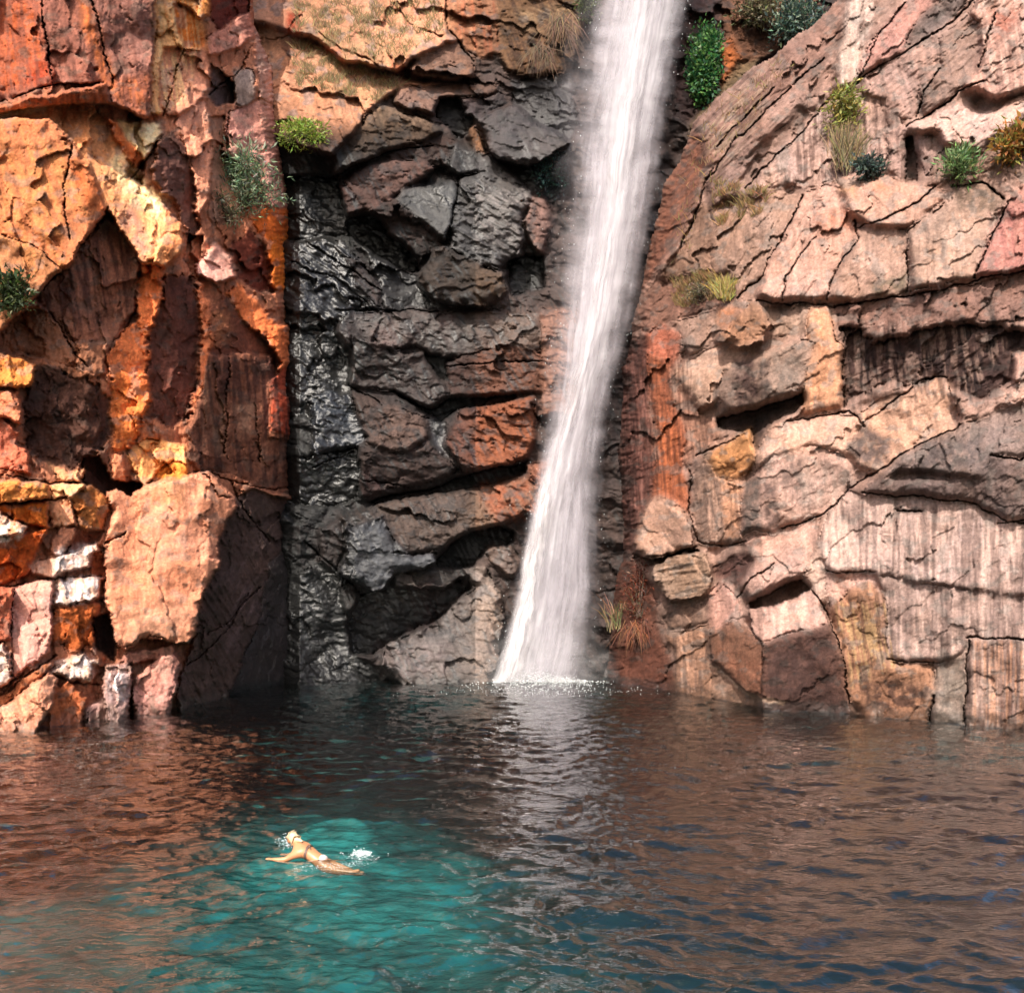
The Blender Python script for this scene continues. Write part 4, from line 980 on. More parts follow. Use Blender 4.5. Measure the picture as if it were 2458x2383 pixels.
# water: real waves on one sheet, absorbing volume below it
def waves(x, y):
    r = np.random.default_rng(5)
    h = np.zeros_like(x)
    gust = 0.75 + 0.45 * fbm(x / 5, y / 7, 930, 3)
    wx = x + 0.35 * fbm(x / 1.6, y / 1.6, 940, 2)
    wy = y + 0.35 * fbm(x / 1.6 + 40, y / 1.6, 944, 2)
    for i in range(34):
        lam = 0.16 * (1.3 / 0.16) ** r.random()
        th = math.radians(90 + r.normal(0, 34))
        k = 2 * math.pi / lam
        a = 0.0100 * lam ** 0.9
        ph = k * (math.cos(th) * wx + math.sin(th) * wy) + r.random() * 6.28
        h += a * (np.sin(ph) + 0.25 * np.sin(2 * ph + 0.6))
    fall = np.exp(-(((x - 0.3) / 3.0) ** 2 + ((y - 39.5) / 3.5) ** 2))
    ring = np.hypot(x + 2.6, y - 14.1)
    h = h * gust + 0.09 * fall * fbm(x / 0.5, y / 0.5, 950, 3)
    return h + 0.012 * np.exp(-ring / 1.2) * np.sin(ring * 9)
rows = np.concatenate([np.arange(1608, 1700, 0.9), np.arange(1700, 1900, 1.5), np.arange(1900, 2395, 2.4)])
dist = water_d(rows)[::-1]
dist = np.concatenate([[-30, -10, 0, 4, 7, 8.2], dist[dist > 8.4], [52, 60]])
cols = axis(-900, 3400, -12, 2470, 4.2)
DY = np.repeat(dist[:, None], len(cols), 1)
DX = (cols[None] - CX) / F_PX * np.maximum(DY, 14 - 0.0 * DY)
DX = (cols[None] - CX) / F_PX * np.where(DY < 8.2, 8.2, DY)
DZ = waves(DX, DY) * smooth((DY - 6) / 2)
n, mm = DX.shape
idx = np.arange(n * mm).reshape(n, mm)
f = np.stack([idx[:-1, :-1], idx[:-1, 1:], idx[1:, 1:], idx[1:, :-1]], -1).reshape(-1, 4)

wm = bpy.data.materials.new('pool_water')
wm.use_nodes = True
nt = wm.node_tree; N = nt.nodes; L = nt.links
N.clear()
out = N.new('ShaderNodeOutputMaterial')
geo = N.new('ShaderNodeNewGeometry')
mp = N.new('ShaderNodeMapping'); mp.inputs['Scale'].default_value = (0.62, 1.0, 1.0)
L.new(geo.outputs['Position'], mp.inputs['Vector'])
nb = N.new('ShaderNodeTexNoise'); nb.inputs['Scale'].default_value = 7.5; nb.inputs['Detail'].default_value = 3.5; nb.inputs['Roughness'].default_value = 0.55
L.new(mp.outputs[0], nb.inputs['Vector'])
bmp = N.new('ShaderNodeBump'); bmp.inputs['Strength'].default_value = 1.0; bmp.inputs['Distance'].default_value = 0.038
L.new(nb.outputs['Fac'], bmp.inputs['Height'])
gl = N.new('ShaderNodeBsdfGlossy'); gl.inputs['Roughness'].default_value = 0.03
tr = N.new('ShaderNodeBsdfTransparent'); tr.inputs['Color'].default_value = (0.96, 1, 1, 1)
# reflectance from either side of the surface (Schlick), so that sunlight reaches the bed
dt = N.new('ShaderNodeVectorMath'); dt.operation = 'DOT_PRODUCT'
L.new(bmp.outputs[0], dt.inputs[0]); L.new(geo.outputs['Incoming'], dt.inputs[1])
def mth(op, a, b=None):
    n_ = N.new('ShaderNodeMath'); n_.operation = op
    for i, v in enumerate((a, b)):
        if v is None: continue
        if isinstance(v, (int, float)): n_.inputs[i].default_value = v
        else: L.new(v, n_.inputs[i])
    return n_.outputs[0]
cosv = mth('ABSOLUTE', dt.outputs['Value'])
F0 = 0.025
fr = mth('ADD', mth('MULTIPLY', mth('POWER', mth('SUBTRACT', 1.0, cosv), 2.05), 1 - F0), F0)
mx = N.new('ShaderNodeMixShader')
L.new(bmp.outputs[0], gl.inputs['Normal'])
L.new(fr, mx.inputs[0]); L.new(tr.outputs[0], mx.inputs[1]); L.new(gl.outputs[0], mx.inputs[2])
L.new(mx.outputs[0], out.inputs['Surface'])
va = N.new('ShaderNodeVolumeAbsorption')
va.inputs['Color'].default_value = (0.0, 0.70, 0.725, 1)
va.inputs['Density'].default_value = 0.33
L.new(va.outputs[0], out.inputs['Volume'])
water = make_mesh('pool_water', np.stack([DX, DY, DZ], -1).reshape(-1, 3), f, wm, None, None, True)
tag(water, kind='structure')

# ------------------------------------------------------------------ waterfall
def fall_material(name, dens, sx, sy, edge, seed, col=(0.60, 0.57, 0.62)):
    m = bpy.data.materials.new(name); m.use_nodes = True
    nt = m.node_tree; N = nt.nodes; L = nt.links; N.clear()
    out = N.new('ShaderNodeOutputMaterial')
    uv = N.new('ShaderNodeUVMap'); uv.uv_map = 'UVMap'
    sep = N.new('ShaderNodeSeparateXYZ'); L.new(uv.outputs[0], sep.inputs[0])
    mp = N.new('ShaderNodeMapping')
    mp.inputs['Scale'].default_value = (sx, sy, 1); mp.inputs['Location'].default_value = (seed * 3.7, seed * 1.3, seed)
    L.new(uv.outputs[0], mp.inputs['Vector'])
    nz = N.new('ShaderNodeTexNoise'); nz.inputs['Scale'].default_value = 1.0; nz.inputs['Detail'].default_value = 4; nz.inputs['Roughness'].default_value = 0.5
    nz.inputs['Distortion'].default_value = 0.9
    L.new(mp.outputs[0], nz.inputs['Vector'])
    mr = N.new('ShaderNodeMapRange'); mr.inputs['From Min'].default_value = 0.32; mr.inputs['From Max'].default_value = 0.66
    L.new(nz.outputs['Fac'], mr.inputs['Value'])
    # soft sides: 1 - |2u-1|^edge
    def math_(op, a, b=None):
        n = N.new('ShaderNodeMath'); n.operation = op
        if isinstance(a, (int, float)): n.inputs[0].default_value = a
        else: L.new(a, n.inputs[0])
        if b is not None:
            if isinstance(b, (int, float)): n.inputs[1].default_value = b
            else: L.new(b, n.inputs[1])
        return n.outputs[0]
    def tex(sx_, sy_, z_, det=3):
        m_ = N.new('ShaderNodeMapping'); m_.inputs['Scale'].default_value = (sx_, sy_, 1); m_.inputs['Location'].default_value = (seed * 1.9, seed * 5.1, z_)
        L.new(uv.outputs[0], m_.inputs['Vector'])
        t_ = N.new('ShaderNodeTexNoise'); t_.inputs['Scale'].default_value = 1.0; t_.inputs['Detail'].default_value = det
        L.new(m_.outputs[0], t_.inputs['Vector'])
        return t_.outputs['Fac']
    wav = math_('MULTIPLY', math_('SUBTRACT', tex(1.2, 34, 3.0, 5), 0.5), 0.42)
    uu = math_('ADD', sep.outputs[0], wav)
    uu = math_('MINIMUM', math_('MAXIMUM', uu, 0.0), 1.0)
    u2 = math_('ABSOLUTE', math_('SUBTRACT', math_('MULTIPLY', uu, 2.0), 1.0))
    u0 = math_('ABSOLUTE', math_('SUBTRACT', math_('MULTIPLY', sep.outputs[0], 2.0), 1.0))
    rim = math_('MINIMUM', math_('MULTIPLY', math_('SUBTRACT', 1.0, u0), 7.0), 1.0)
    clump = N.new('ShaderNodeMapRange'); clump.inputs['From Min'].default_value = 0.33; clump.inputs['From Max'].default_value = 0.62; clump.inputs['To Min'].default_value = 0.42; clump.inputs['To Max'].default_value = 1.08
    L.new(tex(2.6, 13, 9.0, 4), clump.inputs['Value'])
    side = math_('SUBTRACT', 1.0, math_('POWER', u2, edge))
    side = math_('MAXIMUM', side, 0.0)
    side = math_('MULTIPLY', math_('MULTIPLY', math_('POWER', side, 1.2), rim), clump.outputs[0])
    al = math_('MULTIPLY', math_('MULTIPLY', math_('ADD', math_('MULTIPLY', mr.outputs[0], 0.8), 0.2), side), dens)
    al = math_('MULTIPLY', al, math_('MINIMUM', math_('MULTIPLY', sep.outputs[1], 9.0), 1.0))
    al = math_('MINIMUM', al, 0.97)
    df = N.new('ShaderNodeBsdfDiffuse'); df.inputs['Color'].default_value = (*col, 1)
    tl = N.new('ShaderNodeBsdfTranslucent'); tl.inputs['Color'].default_value = (*col, 1)
    m1 = N.new('ShaderNodeMixShader'); m1.inputs[0].default_value = 0.45
    L.new(df.outputs[0], m1.inputs[1]); L.new(tl.outputs[0], m1.inputs[2])
    tp = N.new('ShaderNodeBsdfTransparent')
    m2 = N.new('ShaderNodeMixShader')
    L.new(al, m2.inputs[0]); L.new(tp.outputs[0], m2.inputs[1]); L.new(m1.outputs[0], m2.inputs[2])
    L.new(m2.outputs[0], out.inputs['Surface'])
    return m

# centre line of the falls at its real distance (rows in photo pixels)
FY = [-470, 0, 125, 250, 500, 750, 940, 1070, 1250, 1440, 1560, 1636]
FL = [1500, 1440, 1415, 1400, 1380, 1345, 1325, 1300, 1262, 1230, 1200, 1178]
FR = [1740, 1655, 1630, 1605, 1568, 1528, 1470, 1448, 1440, 1440, 1422, 1412]
def fall_sheet(name, parent, l_off, r_off, depth, bow, mat, y0=-470, y1=1637, wob=4, seed=1, nu=28, nv=200):
    ys = np.linspace(y0, y1, nv)
    l = np.interp(ys, FY, FL) + (l_off if np.isscalar(l_off) else np.interp(ys, FY, l_off))
    r = np.interp(ys, FY, FR) + (r_off if np.isscalar(r_off) else np.interp(ys, FY, r_off))
    l = l + wob * fbm(ys / 60, ys * 0 + seed, 1200 + seed, 3); r = r + wob * fbm(ys / 60, ys * 0 + seed + 3, 1230 + seed, 3)
    u = np.linspace(0, 1, nu)
    X = l[:, None] * (1 - u) + r[:, None] * u
    Y = np.repeat(ys[:, None], nu, 1)
    D = np.interp(ys, [-470, 0, 900, 1250, 1637], [42.6, 41.4, 39.9, 39.6, 39.7])[:, None] + depth
    D = D + bow * (2 * u[None] - 1) ** 2 + 0.16 * fbm(X / 26, Y / 170, 1250 + seed, 3)
    P3 = np.stack([(X - CX) / F_PX * D, D, CAM_H + (CY - Y) / F_PX * D], -1)
    P3[..., 2] = np.maximum(P3[..., 2], -0.15)
    idx = np.arange(nv * nu).reshape(nv, nu)
    f = np.stack([idx[1:, :-1], idx[1:, 1:], idx[:-1, 1:], idx[:-1, :-1]], -1).reshape(-1, 4)
    uv = np.stack([np.repeat(u[None], nv, 0), np.repeat(((ys - y0) / 1600)[:, None], nu, 1)], -1).reshape(-1, 2)
    return make_mesh(name, P3.reshape(-1, 3), f, mat, parent, None, True, uv)

base_f = on_water(1300, 1637)
falls = empty('waterfall')
tag(falls, 'tall white waterfall plunging down the dark rock into the pool', 'waterfall')
def w(*v): return list(v)
z0 = [0]*12
# wide veil of spray, main body, denser strands
fall_sheet('spray_veil', falls, w(-70,-70,-80,-85,-66,-46,-30,-14,-10,-10,-14,-20), w(20,15,14,20,14,6,4,8,8,10,20,30), 0.5, 0.9, fall_material('spray', 0.42, 5, 9, 1.3, 1), wob=10, seed=1)
fall_sheet('water_curtain', falls, w(-20,-20,-20,-20,-18,-12,-8,-4,-4,-6,-8,-10), w(8,8,8,8,8,8,8,8,8,8,10,16), 0.25, 0.7, fall_material('curtain', 0.75, 6, 4.0, 2.0, 2), wob=6, seed=2)
fall_sheet('water_curtain', falls, w(0,0,0,0,0,0,0,0,0,0,0,0), w(0,0,0,0,0,0,0,0,-10,-14,-10,-20), 0.0, 0.6, fall_material('curtain_fine', 0.85, 10, 3.0, 2.4, 3), wob=5, seed=3)
fall_sheet('water_core', falls, w(40,34,36,36,34,34,24,10,8,6,4,4), w(-10,-8,-10,-14,-22,-26,-20,-30,-60,-78,-84,-90), -0.25, 0.5, fall_material('core', 1.1, 6, 1.4, 2.4, 4, (0.62, 0.60, 0.64)), wob=5, seed=4)
fall_sheet('water_core', falls, w(60,60,60,60,60,54,40,16,10,2,0,-4), w(-60,-50,-50,-50,-54,-60,-60,-70,-96,-130,-140,-140), -0.45, 0.4, fall_material('core_fine', 0.7, 9, 2.0, 1.8, 5, (0.68, 0.66, 0.69)), wob=6, seed=5)
fall_sheet('water_strand', falls, w(0,0,0,0,0,0,0,22,10,4,0,-4), w(-200,-190,-190,-190,-170,-160,-110,-100,-120,-140,-146,-150), -0.6, 0.3, fall_material('strand', 1.0, 7, 22, 1.8, 6, (0.85, 0.83, 0.85)), y0=1040, wob=9, seed=6, nv=90)
fall_sheet('water_strand', falls, w(0,0,0,0,0,0,0,60,80,70,60,60), w(0,0,0,0,0,0,-30,-20,-20,-20,-20,-20), -0.4, 0.3, fall_material('strand_fine', 0.5, 9, 18, 1.6, 7), y0=1000, wob=9, seed=7, nv=90)

fall_sheet('mist', falls, w(0,0,0,0,0,0,0,0,0,0,-60,-90), w(0,0,0,0,0,0,0,0,0,0,60,100), -1.0, 0.5, fall_material('mist', 0.5, 4, 30, 1.2, 8, (0.8,0.8,0.82)), y0=1450, wob=8, seed=8, nv=40)

# loose drops along both sides of the falls
def drops(n):
    ys = -200 + 1820 * RNG.random(n)
    side = RNG.random(n) < 0.62
    sp_ = np.abs(RNG.normal(size=n)) * 26
    xs_ = np.where(side, np.interp(ys, FY, FL) + 12 - sp_, np.interp(ys, FY, FR) - 8 + sp_ * 0.6)
    D = np.interp(ys, [-470, 0, 900, 1250, 1637], [42.6, 41.4, 39.9, 39.6, 39.7]) + RNG.normal(size=n) * 0.4 - 0.4
    return np.stack([(xs_ - CX) / F_PX * D, D, np.maximum(CAM_H + (CY - ys) / F_PX * D, 0.02)], -1)
# ------------------------------------------------------------------ plants
def leaf_material(name, trans=0.35, rough=0.55):
    m, nt, N, L, bs = nodes(name)
    at = N.new('ShaderNodeAttribute'); at.attribute_name = 'tint'
    nz = N.new('ShaderNodeTexNoise'); nz.inputs['Scale'].default_value = 9
    mr = N.new('ShaderNodeMapRange'); mr.inputs['To Min'].default_value = 0.7; mr.inputs['To Max'].default_value = 1.3
    L.new(nz.outputs['Fac'], mr.inputs['Value'])
    vm = N.new('ShaderNodeVectorMath'); vm.operation = 'SCALE'
    L.new(at.outputs['Color'], vm.inputs[0]); L.new(mr.outputs[0], vm.inputs['Scale'])
    L.new(vm.outputs[0], bs.inputs['Base Color'])
    bs.inputs['Roughness'].default_value = rough
    tl = N.new('ShaderNodeBsdfTranslucent'); L.new(vm.outputs[0], tl.inputs['Color'])
    mx = N.new('ShaderNodeMixShader'); mx.inputs[0].default_value = trans
    out = N['Material Output']
    L.new(bs.outputs[0], mx.inputs[1]); L.new(tl.outputs[0], mx.inputs[2]); L.new(mx.outputs[0], out.inputs['Surface'])
    return m
LEAF = leaf_material('leaf')
STRAW = leaf_material('dry_grass_blade', 0.2, 0.8)
BARK = leaf_material('stem_bark', 0.0, 0.85)

def leaves_mesh(name, cen, dirs, length, width, tint, mat, parent=None):
    """each leaf is a folded diamond: 4 corners, two triangles as one bent quad"""
    n = len(cen)
    d = dirs / (np.linalg.norm(dirs, axis=1)[:, None] + 1e-9)
    rnd_ = RNG.normal(size=(n, 3))
    s = np.cross(d, rnd_); s /= (np.linalg.norm(s, axis=1)[:, None] + 1e-9)
    nn = np.cross(d, s)
    Ln = np.asarray(length)[:, None]; Wd = np.asarray(width)[:, None]
    v = np.empty((n, 4, 3))
    v[:, 0] = cen
    v[:, 1] = cen + d * Ln * 0.45 + s * Wd * 0.5 + nn * Wd * 0.18
    v[:, 2] = cen + d * Ln - nn * Ln * 0.12
    v[:, 3] = cen + d * Ln * 0.45 - s * Wd * 0.5 + nn * Wd * 0.18
    f = np.arange(n * 4).reshape(n, 4)
    c = np.repeat(np.concatenate([tint, np.ones((n, 1))], 1), 4, 0)
    return make_mesh(name, v.reshape(-1, 3), f, mat, parent, c)

def blades_mesh(name, root, tip, width, tint, mat, parent=None, sag=0.2):
    """tapered bent blades"""
    n = len(root)
    d = tip - root
    side = np.cross(d, np.array([0, 1.0, 0.15])); side /= (np.linalg.norm(side, axis=1)[:, None] + 1e-9)
    ln = np.linalg.norm(d, axis=1)[:, None]
    W_ = np.asarray(width)[:, None]
    mid = root + d * 0.55 + np.array([0, 0, 1.0]) * ln * sag * 0.6
    v = np.empty((n, 6, 3))
    v[:, 0] = root - side * W_; v[:, 1] = root + side * W_
    v[:, 2] = mid + side * W_ * 0.8; v[:, 3] = mid - side * W_ * 0.8
    v[:, 4] = tip + side * W_ * 0.15; v[:, 5] = tip - side * W_ * 0.15
    i = np.arange(n)[:, None] * 6
    f = np.concatenate([i + np.array([[0, 1, 2, 3]]), i + np.array([[3, 2, 4, 5]])])
    c = np.repeat(np.concatenate([tint, np.ones((n, 1))], 1), 6, 0)
    return make_mesh(name, v.reshape(-1, 3), f, mat, parent, c)

def tints(n, col, spread=0.35):
    base = lin(col) * 0.62
    t = base[None] * (1 + spread * RNG.normal(size=(n, 1)))
    t = t * (1 + 0.12 * RNG.normal(size=(n, 3)))
    return np.clip(t, 0.006, 0.6)

def bush(cl, px, py, rx, ry, n, leaf, cols, label, name='shrub', cat='shrub', out=0.5, group=None, droop=0.2, wid=0.4, clumps=13, up=0.35):
    P0 = np.array(surf(cl, px, py, out))
    D = P0[1]
    ax_, az = rx * D / F_PX, ry * D / F_PX
    base = np.array(surf(cl, px, py + ry * 0.75, 0.05))
    root = empty(name, tuple(base))
    tag(root, label, cat, group)
    # stems fan from the root to clumps, leaves gather round the clumps
    cl_c = RNG.normal(size=(clumps, 3)); cl_c /= np.linalg.norm(cl_c, axis=1)[:, None]
    cl_c *= (0.35 + 0.6 * RNG.random((clumps, 1)))
    cc = P0 + cl_c * np.array([ax_, min(ax_, az) * 0.8, az])
    n = int(n * 2.2); leaf = leaf * 0.62
    k = RNG.integers(0, clumps, n)
    off = RNG.normal(size=(n, 3)) * np.array([ax_, min(ax_, az), az]) * 0.27
    pos = cc[k] + off
    dirs = RNG.normal(size=(n, 3)) * 0.8 + off / (np.linalg.norm(off, axis=1)[:, None] + 1e-6) + np.array([0, -0.2, up])
    dirs[:, 2] -= droop
    cols = np.array(cols)
    tt = np.concatenate([tints(1, cols[RNG.integers(0, len(cols))], 0.22) for _ in range(n)])
    shade = 0.9 + 0.25 * RNG.random(clumps)
    tt *= shade[k][:, None]
    ln = leaf * (0.6 + 0.8 * RNG.random(n))
    leaves_mesh('foliage', pos - base, dirs, ln, ln * wid, tt, LEAF, root)
    r0 = np.repeat(np.zeros((1, 3)), clumps * 3, 0) + RNG.normal(size=(clumps * 3, 3)) * 0.05
    tp = np.concatenate([cc, cc + RNG.normal(size=cc.shape) * az * 0.3, pos[:clumps]]) - base
    blades_mesh('stem', r0, tp, np.full(len(r0), 0.018), tints(len(r0), (98, 80, 62)), BARK, root, 0.1)
    return root

def tuft(cl, px, py, rx, ry, n, cols, label, name='grass_tuft', cat='grass tuft', out=0.15, group=None, hang=False, w_=0.012, sag=0.2):
    base = np.array(surf(cl, px, py, out))
    D = base[1]
    ax_, az = rx * D / F_PX, ry * D / F_PX
    root = np.zeros((n, 3)); root[:, 0] = RNG.normal(size=n) * ax_ * 0.4; root[:, 1] = -RNG.random(n) * 0.25
    root[:, 2] = RNG.normal(size=n) * az * 0.25
    tip = root + np.stack([RNG.normal(size=n) * ax_ * 0.75, -np.abs(RNG.normal(size=n)) * ax_ * 0.5, (0.7 + 0.7 * RNG.random(n)) * az * (-1.5 if hang else 1.2)], -1)
    cols = np.array(cols)
    tt = np.concatenate([tints(1, cols[RNG.integers(0, len(cols))], 0.25) for _ in range(n)])
    o = blades_mesh(name, root, tip, np.full(n, w_), tt, STRAW, None, sag)
    o.location = tuple(base)
    tag(o, label, cat, group)
    return o

bush('back', 1688, 135, 36, 90, 2300, 0.30, [(78,128,62),(52,112,58),(110,152,78),(34,92,58)], 'tall bright green bush hanging in the gully right beside the waterfall', out=1.0, clumps=16, wid=0.5)
bush('back', 1910, 40, 56, 56, 900, 0.34, [(86,112,98),(70,98,90),(120,138,116)], 'grey teal shrub at the top of the gully above the diagonal ridge', out=1.6)
bush('back', 1818, 12, 52, 40, 600, 0.34, [(140,132,100),(116,112,84)], 'dull olive shrub at the very top of the gully', out=1.2)
bush('right', 2022, 270, 44, 54, 420, 0.34, [(168,170,86),(142,150,78),(190,176,96)], 'loose yellow green shrub growing from the diagonal crack', out=0.4, wid=0.28)
tuft('right', 2026, 392, 38, 50, 260, [(150,130,98),(176,152,112),(112,100,74)], 'dry tan grass hanging below the yellow green shrub', out=0.3)
bush('right', 2085, 402, 38, 25, 330, 0.26, [(72,92,88),(92,112,104),(56,74,70)], 'low blue green shrub on top of the pink dome', out=0.5)
bush('right', 2300, 395, 40, 40, 380, 0.34, [(118,150,88),(96,136,84),(146,168,110)], 'fresh green tufted shrub on the right hand ledge', out=0.5, wid=0.2, up=0.9)
bush('right', 2442, 350, 44, 46, 520, 0.32, [(186,128,62),(160,120,58),(140,140,66)], 'orange yellow shrub at the right edge of the cliff', out=0.5)
bush('back', 722, 318, 54, 30, 700, 0.26, [(158,184,70),(136,168,58),(182,200,96)], 'lime green fern clump on the lip above the black recess', 'fern', 'fern', out=0.4, wid=0.26)
bush('left', 588, 432, 78, 82, 1300, 0.34, [(150,170,132),(124,150,118),(176,190,150),(96,120,92)], 'silvery grey green shrub near the corner of the orange cliff', out=0.55, wid=0.24, clumps=14)
bush('left', 545, 505, 40, 34, 260, 0.26, [(82,84,56),(110,104,74)], 'dark twiggy undershrub below the silvery shrub', out=0.3, wid=0.22)
bush('left', 22, 705, 38, 44, 420, 0.28, [(66,84,44),(88,102,56),(48,60,34)], 'dark green shrub in the crack at the left edge', out=0.4)
tuft('right', 1742, 712, 26, 26, 220, [(186,172,88),(168,158,78),(200,180,120)], 'yellow green grass tuft on the ledge right of the waterfall', out=0.3)
bush('right', 1682, 702, 42, 26, 320, 0.22, [(126,116,94),(102,98,76),(148,134,104)], 'grey olive cushion plant beside the yellow grass tuft', 'cushion_plant', 'plant', out=0.2, wid=0.25)
bush('back', 1412, 18, 26, 34, 300, 0.30, [(72,90,46),(92,106,56)], 'dark olive bush at the top left lip of the waterfall', out=1.0)
bush('back', 1322, 402, 36, 48, 420, 0.26, [(44,74,70),(58,96,88),(36,54,54)], 'dark wet fern clump left of the falling water', 'fern', 'fern', out=0.7)
bush('right', 1536, 1425, 34, 72, 520, 0.24, [(118,54,34),(96,42,28),(136,72,44)], 'rust red dead fern hanging beside the foot of the waterfall', 'fern', 'fern', out=0.4, wid=0.2, droop=0.8)
tuft('right', 1522, 1500, 34, 34, 60, [(150,96,62),(128,74,46),(96,58,40)], 'tangle of orange brown roots beside the foot of the waterfall', 'root_tangle', 'roots', out=0.3, hang=True, w_=0.012)
tuft('right', 1480, 1500, 30, 40, 60, [(188,150,116),(150,110,80),(108,112,70)], 'pale twigs wetted by spray at the waterfall foot', 'twig_tangle', 'twigs', out=0.6, w_=0.016)
tuft('back', 1345, 50, 40, 44, 110, [(120,92,68),(104,80,58),(84,62,46)], 'dry brown roots trailing at the top left edge of the waterfall', 'root_tangle', 'roots', out=0.5, hang=True, w_=0.016)
0 and tuft('back', 1268, 62, 34, 34, 90, [(168,140,106),(122,98,72)], 'small pale root tangle on the brown rock farther from the waterfall', 'root_tangle', 'roots', out=0.4, hang=True, w_=0.014)
tuft('back', 1300, 120, 34, 34, 90, [(112,90,66),(92,72,52)], 'brown hanging grass under the dry brown roots', out=0.4, hang=True, w_=0.012)
0 and tuft('left', 155, 965, 66, 60, 240, [(72,54,42),(98,72,54),(56,42,36)], 'dark dry creeper filling the hollow in the orange cliff', 'creeper', 'creeper', out=0.2, hang=True, w_=0.02)

def scatter_grass(cl, polys, n, cols, label, hmin=0.12, hmax=0.4):
    pts = []
    polys = [np.array(p) for p in polys]
    while len(pts) < n:
        p = polys[RNG.integers(0, len(polys))]
        lo, hi = p.min(0), p.max(0)
        c = lo + (hi - lo) * RNG.random((400, 2))
        ok = poly_sd(c[:, 0], c[:, 1], p) > 4
        ok &= fbm(c[:, 0] / 34, c[:, 1] / 20, 1500, 3) > 0.02
        pts += [tuple(v) for v in c[ok]]
    pts = pts[:n]
    root = np.array([surf(cl, x, y, 0.01) for x, y in pts])
    h = (hmin + (hmax - hmin) * RNG.random(n))[:, None]
    tip = root + np.concatenate([RNG.normal(size=(n, 1)) * 0.5, -0.2 - 0.4 * RNG.random((n, 1)), 0.3 + 0.6 * RNG.random((n, 1))], 1) * h
    cols = np.array(cols)
    tt = np.concatenate([tints(1, cols[RNG.integers(0, len(cols))], 0.25) for _ in range(n)])
    o = blades_mesh('dry_grass', root, tip, np.full(n, 0.010), tt, STRAW, None, 0.1)
    tag(o, label, 'grass', kind='stuff')
scatter_grass('back', [T('E', [(0,0),(720,0),(740,160),(480,330),(0,180)]), T('E', [(0,180),(480,360),(560,420),(420,500),(260,480),(0,420)])], 4200,
              [(196,168,126),(168,146,104),(146,132,92)], 'thin dry grass on the pink slope above the alcove')
scatter_grass('right', [T('C', [(330,560),(560,400),(760,230),(820,330),(560,640),(380,860),(300,1200),(180,1300)]), T('C', [(380,860),(560,900),(700,900),(640,1040),(420,1100)]), T('C', [(200,1330),(420,1300),(520,1420),(220,1500)])], 3600,
              [(186,150,104),(160,130,90),(140,104,74),(150,134,80)], 'thin dry grass along the rusty ridge right of the waterfall')

# ------------------------------------------------------------------ swimmer
def plain(name, col, rough, sss=0.0, spec=0.5):
    m, nt, N, L, bs = nodes(name)
    nz = N.new('ShaderNodeTexNoise'); nz.inputs['Scale'].default_value = 14; nz.inputs['Detail'].default_value = 4
    mr = N.new('ShaderNodeMapRange'); mr.inputs['To Min'].default_value = 0.82; mr.inputs['To Max'].default_value = 1.16
    L.new(nz.outputs['Fac'], mr.inputs['Value'])
    rgb = N.new('ShaderNodeRGB'); rgb.outputs[0].default_value = (*col, 1)
    vm = N.new('ShaderNodeVectorMath'); vm.operation = 'SCALE'
    L.new(rgb.outputs[0], vm.inputs[0]); L.new(mr.outputs[0], vm.inputs['Scale'])
    L.new(vm.outputs[0], bs.inputs['Base Color'])
    bs.inputs['Roughness'].default_value = rough
    bs.inputs['Specular IOR Level'].default_value = spec
    if sss:
        bs.inputs['Subsurface Weight'].default_value = sss
        bs.inputs['Subsurface Radius'].default_value = (0.02, 0.008, 0.004)
    return m

SKIN = plain('wet_skin', (0.44, 0.20, 0.095), 0.4, 0.1)
HAIR = plain('wet_fair_hair', (0.55, 0.42, 0.26), 0.45)
SUIT = plain('dark_swimwear', (0.10, 0.055, 0.04), 0.6)
PALE = plain('pale_swimwear', (0.62, 0.50, 0.46), 0.6)

def skinned(name, verts, edges, radii, mat, parent, root=0, sub=2):
    me = bpy.data.meshes.new(name)
    me.from_pydata(verts, edges, [])
    o = bpy.data.objects.new(name, me)
    COL.objects.link(o)
    if parent: o.parent = parent
    sk = o.modifiers.new('skin', 'SKIN'); sk.use_smooth_shade = True
    for i, r in enumerate(radii):
        r = r if isinstance(r, tuple) else (r, r)
        me.skin_vertices[0].data[i].radius = r
    me.skin_vertices[0].data[root].use_root = True
    ss = o.modifiers.new('sub', 'SUBSURF'); ss.levels = sub; ss.render_levels = sub
    me.materials.append(mat)
    return o

P0 = on_water(734, 2056)
person = empty('person', (P0.x, P0.y, -0.075))
person.rotation_euler = (math.radians(-4), math.radians(6), math.radians(-12))
person.scale = (0.82,) * 3
tag(person, 'swimmer with wet fair hair face down in the teal water, feet splashing', 'person')
V_ = [(0.30,0.00,0.03),(0.18,0.00,0.10),(0.04,0.00,0.17),(-0.12,0.00,0.23),(-0.22,0.03,0.27),(-0.28,0.05,0.31),(-0.36,0.06,0.35),(-0.42,0.06,0.34),
      (-0.14,-0.17,0.15),(-0.24,-0.33,0.07),(-0.40,-0.36,0.05),(-0.48,-0.35,0.04),
      (-0.14,0.19,0.24),(-0.30,0.34,0.10),(-0.46,0.40,-0.03),(-0.54,0.40,-0.04),
      (0.36,-0.09,0.0),(0.66,-0.13,-0.02),(0.92,-0.10,-0.01),(1.04,-0.10,0.05),
      (0.36,0.10,0.02),(0.66,0.17,-0.05),(0.90,0.20,-0.10),(1.02,0.20,-0.06)]
E_ = [(0,1),(1,2),(2,3),(3,4),(4,5),(5,6),(6,7),(3,8),(8,9),(9,10),(10,11),(3,12),(12,13),(13,14),(14,15),(0,16),(16,17),(17,18),(18,19),(0,20),(20,21),(21,22),(22,23)]
